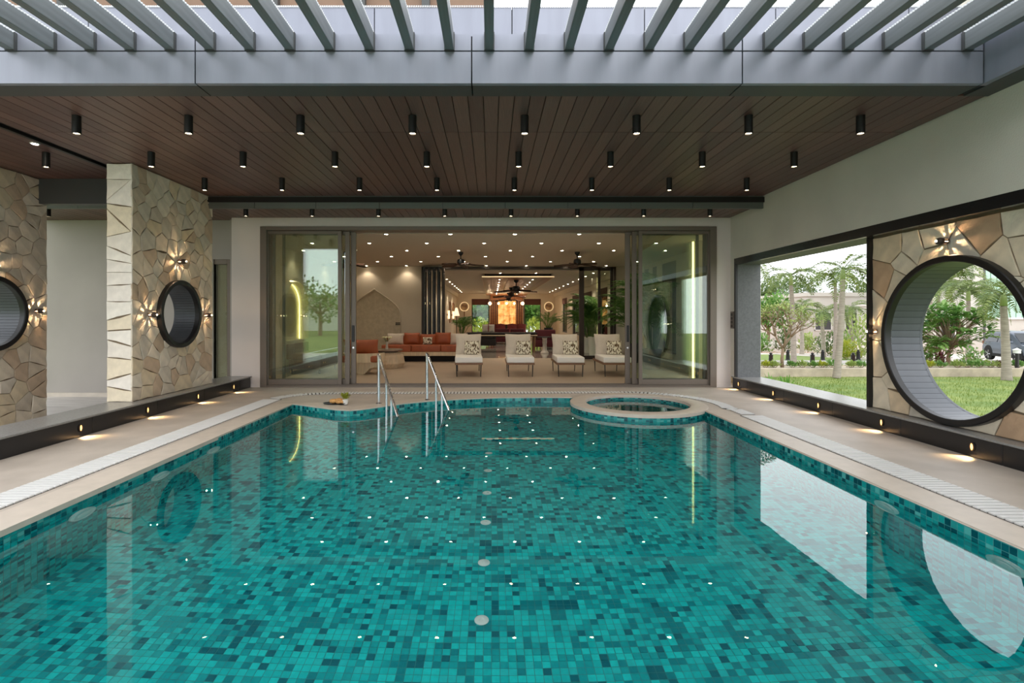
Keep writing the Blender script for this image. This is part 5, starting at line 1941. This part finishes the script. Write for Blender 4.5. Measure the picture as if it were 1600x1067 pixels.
# planter border, road, verge, paving running across
def band(name, key, y0_, y1_, x0_, x1_, lift, label, cat):
    z0_, z1_ = gz(max(y0_, 16.61)) + lift, gz(y1_) + lift
    mb = MB().add([(x0_, y0_, z0_), (x1_, y0_, z0_), (x1_, y1_, z1_), (x0_, y1_, z1_)], [(0, 1, 2, 3)])
    return struct(name, mb, M[key], label, cat)
band('ground_beyond', 'soil', 16.4, 59.9, 3.0, 90, -.02, 'red soil ground beyond the lawn', 'ground')
band('road_lane', 'asphalt', 21.0, 26.5, 4.5, 20.0, .012, 'grey lane with bollards beyond the planter', 'road')
band('grass_verge', 'lawn', 26.5, 36.0, 4.5, 20.5, .014, 'strip of grass beyond the lane', 'grass')
band('garden_path', 'paver', 36.0, 39.5, 4.5, 30, .016, 'pale path behind the grass strip', 'path')
drv = band('paved_drive', 'paver', 18.6, 38.0, 20.0, 60, .016, 'pale paved driveway under the parked car', 'driveway')
# paving joints as shallow strips
m_ = MB()
for k in range(26):
    y_ = 18.8 + k * .72
    m_.box(20.0, y_, gz(y_) + .016, 48, y_ + .03, gz(y_) + .020)
m_.build('paving_joints', M['asphalt'], drv)['kind'] = 'stuff'
mb = MB().box(3.6, 16.4, GROUND_R, 60, 16.62, -.24)
pw = struct('planter_wall', mb, M['planter'], 'low weathered planter wall across the end of the lawn', 'planter')
mb2 = MB().add([(3.6, 16.62, -.27), (60, 16.62, -.27), (60, 17.9, -.30), (3.6, 17.9, -.30)], [(0, 1, 2, 3)])
mb2.box(3.6, 17.9, -.9, 60, 18.05, -.26)
mb2.build('planter_soil', M['planter'], pw)

shr = [(1196, 'croton', .5), (1210, 'leaf_pale', .45), (1238, 'leaf', .45), (1254, 'leaf_pale', .5), (1270, 'leaf', .4), (1284, 'croton', .45), (1300, 'leaf', .7), (1330, 'leaf_pale', .45), (1345, 'leaf', .5),
       (1452, 'croton', .5), (1470, 'leaf', .5), (1496, 'leaf_pale', .5), (1512, 'leaf', .6), (1530, 'leaf', .6), (1548, 'leaf_pale', .6), (1562, 'maroon', .5), (1590, 'leaf', .5)]
for k, (px, key, h) in enumerate(shr):
    p = gp(px, 17.2, -.30)
    shrub('low planter shrub, %s from left along the wall%s' % (('%dth' % (k + 1)) if k > 2 else ('1st', '2nd', '3rd')[k], ' with reddish leaves' if key == 'maroon' else ''), p, h * .8, h * .26, key, 120, 40 + k, .12)
shrub('yellow green croton bush by the lane behind the palm trunk', gp(1322, 27.5), 1.5, 1.0, 'croton', 500, 60, .2)
shrub('dark green bush before the white wall', gp(1293, 33), 1.8, 1.5, 'leaf_dark', 500, 61, .22)
shrub('loose green bush at the right of the opening', gp(1345, 29), 2.2, 2.4, 'leaf_pale', 700, 62, .22)
for k, px in enumerate((1190, 1225, 1262, 1320)):
    shrub('border plant beyond the pale path, %s from left' % ordn[k], gp(px, 40.6), 1.6, 1.5 + .4 * (k % 2), ('leaf', 'leaf_dark', 'leaf_pale')[k % 3], 380, 70 + k, .28, group='border plants before the white wall')
for k, px in enumerate((1446, 1463, 1519)):
    shrub('plant at the driveway edge, %s from left in the round window' % ordn[k], gp(px, 19.3 + k * .3), .9, .8, ('leaf', 'maroon', 'leaf')[k], 260, 80 + k, .14)
for (px, y, h, n_, nm) in ((1228, 11.2, .66, 18, 'at the left of the opening'), (1293, 9.2, .62, 11, 'low in the middle of the opening'), (1207, 11.9, .6, 10, 'beside the jamb')):
    strap_plant('strap leaved lily clump just beyond the granite sill, ' + nm, ((px - VPX) / FPX * y, y, GROUND_R), h, n_, int(px))

# bollards along the lane
def bollard(p, label):
    t = thing('lane_bollard', label, 'bollard', p, 0, 'black bollards along the lane')
    MB().lathe([(.13, 0), (.13, .05), (.10, .07), (.075, .40), (.085, .42), (.085, .46), (.05, .48)], n=14).build('post', M['black'], t, smooth='auto')
    MB().lathe([(.03, .48), (.06, .50), (.055, .545), (0, .57)], n=12).build('cap', M['black'], t, smooth='auto')
for k, px in enumerate((1204.5, 1269.5, 1333, 1472)):
    bollard(gp(px, 21.4), 'black tapered bollard on the near side of the lane, %s from left' % ordn[k])
for k, px in enumerate((1231, 1285.5, 1341)):
    bollard(gp(px, 26.6), 'black tapered bollard on the far side of the lane, %s from left' % ordn[k])
b = thing('garden_light', 'black garden post light with white head at the right edge of the ring', 'garden lamp', gp(1589, 16.9, -.30))
MB().tube([(0, 0, 0), (0, 0, .52)], .05, 8).build('post', M['black'], b)
MB().lathe([(.10, .52), (.10, .62), (.12, .63), (0, .70)], n=12).build('head', M['white_plastic'], b, smooth='auto')

# garden trees and palms in view
branchy('bare limbed frangipani with sparse pale leaves, seen through the opening', gp(1222, 17.3, -.3), 3.0, .58, 6, 'leaf_pale', 4, .15, 3, .06, fork_h=.22)
branchy('full leaved frangipani seen through the large round window', gp(1483, 18.3, -.35), 2.5, .55, 3, 'leaf', 16, .36, 8, .075, fork_h=.26, aspect=.36, ball=(60, 1.08, .95, 1.32))
palm('nearest palm with leaning grey trunk in the opening', gp(1307, 16.0, GROUND_R), atY(1317, 436, 16.2), .78, 11, 31, rad=.095)
palm('palm with grey trunk at the right inside the large round window', gp(1573, 15.5, GROUND_R), atY(1568, 478, 15.5), .85, 14, 32, rad=.115)
palm('thin palm behind the nearest one in the opening', gp(1304, 23.5), atY(1305, 448, 23.5), .85, 8, 33, rad=.09)
palm('palm rising at the left of the opening with fronds over the trees', gp(1240, 24), atY(1236, 446, 24), 1.15, 9, 34, rad=.11)
palm('palm mostly hidden behind the dark jamb', gp(1163, 20), atY(1160, 425, 20), 1.0, 12, 35, rad=.11)
palm('short palm before the beige house, left one', gp(1287, 31), atY(1284, 500, 31), .95, 10, 36, rad=.12)
palm('short palm before the beige house, right one', gp(1333, 31), atY(1328, 492, 31), 1.0, 10, 37, rad=.12)
palm('short palm among the trees left of the opening', gp(1253, 36), atY(1252, 490, 36), 1.3, 10, 38, rad=.13)
palm('yellowish palm behind the frangipani in the ring, left one', gp(1466, 27), atY(1466, 462, 27), 1.5, 13, 39, rad=.12)
palm('yellowish palm behind the frangipani in the ring, right one', gp(1513, 24), atY(1513, 470, 24), 1.3, 14, 40, rad=.11)
palm('tall palm at the top left of the ring', gp(1452, 22), atY(1452, 428, 22), 1.3, 12, 41, rad=.11)
for k, (px, y, h, cr, key) in enumerate(((1190, 64, 7.2, 3.2, 'leaf_dark'), (1222, 74, 8.8, 3.4, 'leaf_dark'), (1252, 82, 9.4, 3.2, 'leaf_dark'), (1338, 68, 8.2, 3.6, 'leaf_dark'), (1200, 46, 4.6, 2.4, 'leaf'), (1385, 74, 8.4, 3.4, 'leaf_dark'))):
    round_tree('rounded tree beyond the white wall, %s in the row behind the opening' % ordn[k], gp(px, y), h, cr, key, 1500, 90 + k, .42)

# houses
def house(name, label, x0_, x1_, y0_, y1_, z0_, z1_, key, wins_, parapet=.3):
    t = thing(name, label, 'building', ((x0_ + x1_) / 2, y0_, z0_))
    w, d, h = (x1_ - x0_) / 2, y1_ - y0_, z1_ - z0_
    MB().box(-w, 0, 0, w, d, h).build('wall', M[key], t)
    MB().box(-w - .15, -.15, h, w + .15, d + .15, h + parapet).build('roof_parapet', M[key], t)
    for (a, b, c, e) in wins_:
        f = MB()
        f.box(-w + a, -.06, c, -w + b, .02, c + .08); f.box(-w + a, -.06, e - .08, -w + b, .02, e); f.box(-w + a, -.06, c, -w + a + .08, .02, e); f.box(-w + b - .08, -.06, c, -w + b, .02, e)
        q = f.build('window', M['house_white'], t)
        MB().box(-w + a + .08, -.02, c + .08, -w + b - .08, -.01, e - .08).build('pane', M['house_dark'], q)
    return t
hx0, hx1 = (1262 - VPX) / FPX * 47, (1362 - VPX) / FPX * 47
house('neighbour_house', 'flat roofed beige house beyond the white wall in the opening', hx0, hx1, 47, 58, -2, EYE + 33 / FPX * 47, 'house', ((.6, 2.2, 2.2, 3.9), (3.4, 4.6, 2.2, 3.9)), .35)
house('neighbour_house', 'lower white house wing at the right of the beige house', hx0 + 4.2, hx1 + 2.5, 44.5, 46.6, -2, EYE + 18 / FPX * 44.5, 'house_white', ((.5, 1.6, 1.6, 2.8),), .2)
mb = MB().box(12, 42.3, -2, 27.2, 42.6, EYE - 38 / FPX * 42.3)
mb.box(27.2, 42.3, -2, 40, 42.6, EYE - 34 / FPX * 42.3)
struct('garden_wall', mb, M['house_white'], 'white compound wall before the beige house', 'wall')
bx0, bx1 = (1425 - VPX) / FPX * 40, (1536 - VPX) / FPX * 40
house('cream_building', 'tall cream building filling the upper part of the ring', bx0, bx1, 40, 42.4, -1.6, 9.0, 'house', ((2.0, 3.4, 1.2, 2.6),), .3)
gb = thing('sheet_building', 'building clad in pale green corrugated sheet behind the parked car', 'building', (bx1 + 5.9, 40.4, -1.6))
MB().box(-5.5, .1, 0, 6, 8, 9.6).build('wall', M['house'], gb)
for k in range(22):
    MB().box(-5.4 + k * .5, -.02, 3.0, -5.4 + k * .5 + .42, .1, 9.4).build('sheet_panel', M['green_sheet'], gb)
MB().box(-5.62, -.12, 0, -5.42, .1, 9.6).build('corner_post', M['house_dark'], gb)
MB().box(-5.4, -.08, 2.86, 6, .1, 3.0).build('sheet_rail', M['house_white'], gb)

# parked car
def car(p, rz, label):
    t = thing('parked_car', label, 'car', p, rz)
    t.scale = (.93,) * 3
    hw_ = .86
    def loft(sections):
        m2 = MB()
        m2.sheet([[(x, y, z) for (x, y, z) in s] for s in sections])
        return m2
    # lower body: cross sections along x (front is +x)
    def sec(x, wl_, zl, zb, zt_, tuck=.06):
        return [(x, -wl_ + tuck, zl), (x, -wl_, zb), (x, -wl_, (zb + zt_) / 2), (x, -wl_ + .05, zt_), (x, 0, zt_ + .03), (x, wl_ - .05, zt_), (x, wl_, (zb + zt_) / 2), (x, wl_, zb), (x, wl_ - tuck, zl)]
    S = [sec(-2.0, hw_ - .14, .34, .44, .86), sec(-1.92, hw_ - .04, .26, .40, .98), sec(-1.6, hw_, .24, .42, 1.0), sec(-.8, hw_, .24, .42, .98), sec(.5, hw_, .24, .42, .96), sec(1.0, hw_, .24, .42, .97), sec(1.6, hw_ - .03, .24, .42, .90), sec(1.9, hw_ - .12, .26, .42, .80), sec(2.0, hw_ - .25, .32, .44, .68)]
    b = loft(S)
    b.add([S[0][i] for i in range(9)], [tuple(range(9))]); b.add([S[-1][i] for i in range(9)], [tuple(reversed(range(9)))])
    b.build('body', M['car'], t, smooth='auto', fix=True)
    # cabin
    def cs(x, w0, w1, z0_, z1_):
        return [(x, -w0, z0_), (x, -w1, z1_ - .06), (x, -w1 + .10, z1_), (x, 0, z1_ + .02), (x, w1 - .10, z1_), (x, w1, z1_ - .06), (x, w0, z0_)]
    C = [cs(-1.93, .72, .66, .95, 1.0), cs(-1.62, .80, .66, .96, 1.50), cs(-1.0, .83, .68, .96, 1.58), cs(-.1, .83, .68, .96, 1.58), cs(.35, .82, .66, .96, 1.48), cs(1.12, .74, .66, .95, .99)]
    loft(C).build('cabin_roof', M['car'], t, smooth='auto', fix=True)
    # glasshouse panes, a little proud of the cabin sides
    for s in (-1, 1):
        for (xa, xb, xc, xd) in ((-1.5, -.52, -.52, -1.38), (-.44, .62, .22, -.44)):
            yb_, yt_ = s * .842, s * .70
            m2 = MB().add([(xa, yb_, 1.0), (xb, yb_ - s * (.02 if xb > .5 else 0), 1.0), (xc, yt_, 1.46), (xd, yt_, 1.46)], [(0, 1, 2, 3)])
            m2.add([(xa, yb_ - s * .02, 1.0), (xb, yb_ - s * .03, 1.0), (xc, yt_ - s * .02, 1.46), (xd, yt_ - s * .02, 1.46)], [(3, 2, 1, 0)])
            m2.build('side_window', M['car_glass'], t)
    MB().add([(1.06, -.64, 1.03), (1.06, .64, 1.03), (.40, .58, 1.475), (.40, -.58, 1.475)], [(0, 1, 2, 3)]).build('windscreen', M['car_glass'], t).location = (.02, 0, .02)
    MB().add([(-1.90, -.60, 1.02), (-1.90, .60, 1.02), (-1.64, .56, 1.46), (-1.64, -.56, 1.46)], [(3, 2, 1, 0)]).build('rear_window', M['car_glass'], t).location = (-.03, 0, .01)
    MB().box(-1.7, -hw_ - .01, .24, 1.7, hw_ + .01, .40).build('sill_cladding', M['tyre'], t, bevel=.02)
    for x in (-1.27, 1.25):
        for s in (-1, 1):
            MB().lathe([(0, s * .0), (.40, s * .0), (.40, s * .02)], (x, s * (hw_ - .012), .40), 20, 'Y').build('wheel_arch', M['tyre'], t)
            w_ = MB().lathe([(.21, s * -.20), (.31, s * -.20), (.33, s * -.16), (.33, s * -.03), (.31, s * .0), (.21, s * .0)], (x, s * (hw_ + .02), .33), 24, 'Y').build('wheel', M['tyre'], t, smooth='auto')
            MB().lathe([(.22, s * -.02), (.05, s * -.06), (.05, s * -.03), (0, s * -.03)], (x, s * (hw_ + .02), .33), 20, 'Y').build('rim_dish', M['house_dark'], w_, smooth='auto')
            m2 = MB()
            for k_ in range(5):
                a = 2 * PI * k_ / 5
                m2.tube([(x, s * (hw_ - .0), .33), (x + .22 * math.cos(a), s * (hw_ + .012), .33 + .22 * math.sin(a))], .026, 5)
            m2.build('spokes', M['rim'], w_)
    MB().box(1.90, -.45, .46, 1.99, .45, .62).build('grille', M['black'], t, bevel=.02)
    MB().box(1.93, -.62, .30, 2.02, .62, .44).build('bumper', M['car'], t, bevel=.03)
    for s in (-1, 1):
        MB().box(-1.99, s * .52, .84, -1.86, s * .80, 1.0).build('tail_lamp', M['tail'], t, bevel=.02)
        MB().box(1.72, s * .50, .66, 1.93, s * .76, .80).build('headlamp', M['headlamp'], t, bevel=.03)
        MB().box(.78, s * .84, .98, .94, s * 1.04, 1.10).build('door_mirror', M['car'], t, bevel=.03)
        MB().tube([(-1.4, s * .60, 1.60), (-1.2, s * .60, 1.63), (.0, s * .60, 1.63), (.15, s * .60, 1.58)], .014, 5).build('roof_rail', M['black'], t)
    return t
cy = 25.0
car(Vector((25.55, 24.6, gz(24.6) + .016)), R(-110), 'grey blue compact suv parked on the paved driveway behind the palm')

# ground and planting on the other sides (left passage, behind the camera, beyond the far hall)
mb = MB().add([(-9.3, -3, -.25), (-5.0, -3, -.25), (-5.0, LY + .1, -.25), (-9.3, LY + .1, -.25)], [(0, 1, 2, 3)])
fp = struct('floor_passage', mb, M['marble'], 'pale streaked stone floor of the left passage', 'floor')
for k in range(26):
    y_ = 2.0 + k * .33
    MB().box(-9.3, y_ + .003, -.249, -5.05, y_ + .327, -.232 + .001 * (k % 3)).build('floor_plank', M['passage_plank'], fp)
mb = MB().add([(-90, -70, -.4), (-9.3, -70, -.4), (-9.3, 70, -.4), (-90, 70, -.4)], [(0, 1, 2, 3)])
struct('lawn_left', mb, M['lawn'], 'lawn beyond the left passage', 'lawn')
mb = MB().add([(-9.3, -70, -.42), (XR_OUT, -70, -.42), (XR_OUT, -4.0, -.42), (-9.3, -4.0, -.42)], [(0, 1, 2, 3)])
struct('lawn_near', mb, M['lawn'], 'lawn behind the pool', 'lawn')
mb = MB().add([(-9.29, 36, -.4), (2.9, 36, -.4), (2.9, 90, -.4), (-9.29, 90, -.4)], [(0, 1, 2, 3)])
struct('lawn_far', mb, M['lawn'], 'lawn beyond the far hall windows', 'lawn')
for k, (px, y, h, cr, key) in enumerate(((740, 44, 3.2, 2.0, 'leaf'), (755, 52, 4.2, 2.6, 'leaf_pale'), (744, 64, 7, 3.2, 'leaf_dark'), (826, 46, 3.2, 2.0, 'leaf'), (840, 54, 4.4, 2.6, 'leaf_dark'), (840, 64, 7, 3.0, 'leaf'))):
    round_tree('garden tree outside the far hall windows, %s' % ('left window, nearest', 'left window, middle', 'left window, farthest', 'right window, nearest', 'right window, middle', 'right window, farthest')[k], ((px - VPX) / FPX * y, y, -.4), h, cr, key, 2600, 120 + k, .5, group='trees beyond the far windows')
shrub('yellow green bush low in the far right window', ((838 - VPX) / FPX * 38.5, 38.5, -.4), 2.4, 1.8, 'croton', 700, 130, .22)
shrub('yellow green bush low in the far left window', ((752 - VPX) / FPX * 39, 39, -.4), 2.4, 1.7, 'croton', 700, 131, .22)
for k, (x, y) in enumerate(((-17, -30), (-22, -38), (-27, -33), (-14, -42), (-33, -45), (-9, -48))):
    round_tree('tree on the left lawn mirrored in the door glass, number %s from the house' % ordn[k], (x, y, -.4), 4.6 + (k % 3), 3.0 + .4 * (k % 2), ('leaf', 'leaf_dark')[k % 2], 900, 140 + k, .45, group='trees on the left lawn')
house('white_villa', 'white villa on the left lawn mirrored in the door glass', -30, -20, -56, -48, -.4, 4.2, 'house_white', ((1, 2.5, 1, 2.6), (4, 5.5, 1, 2.6), (7, 8.5, 1, 2.6)), .3)
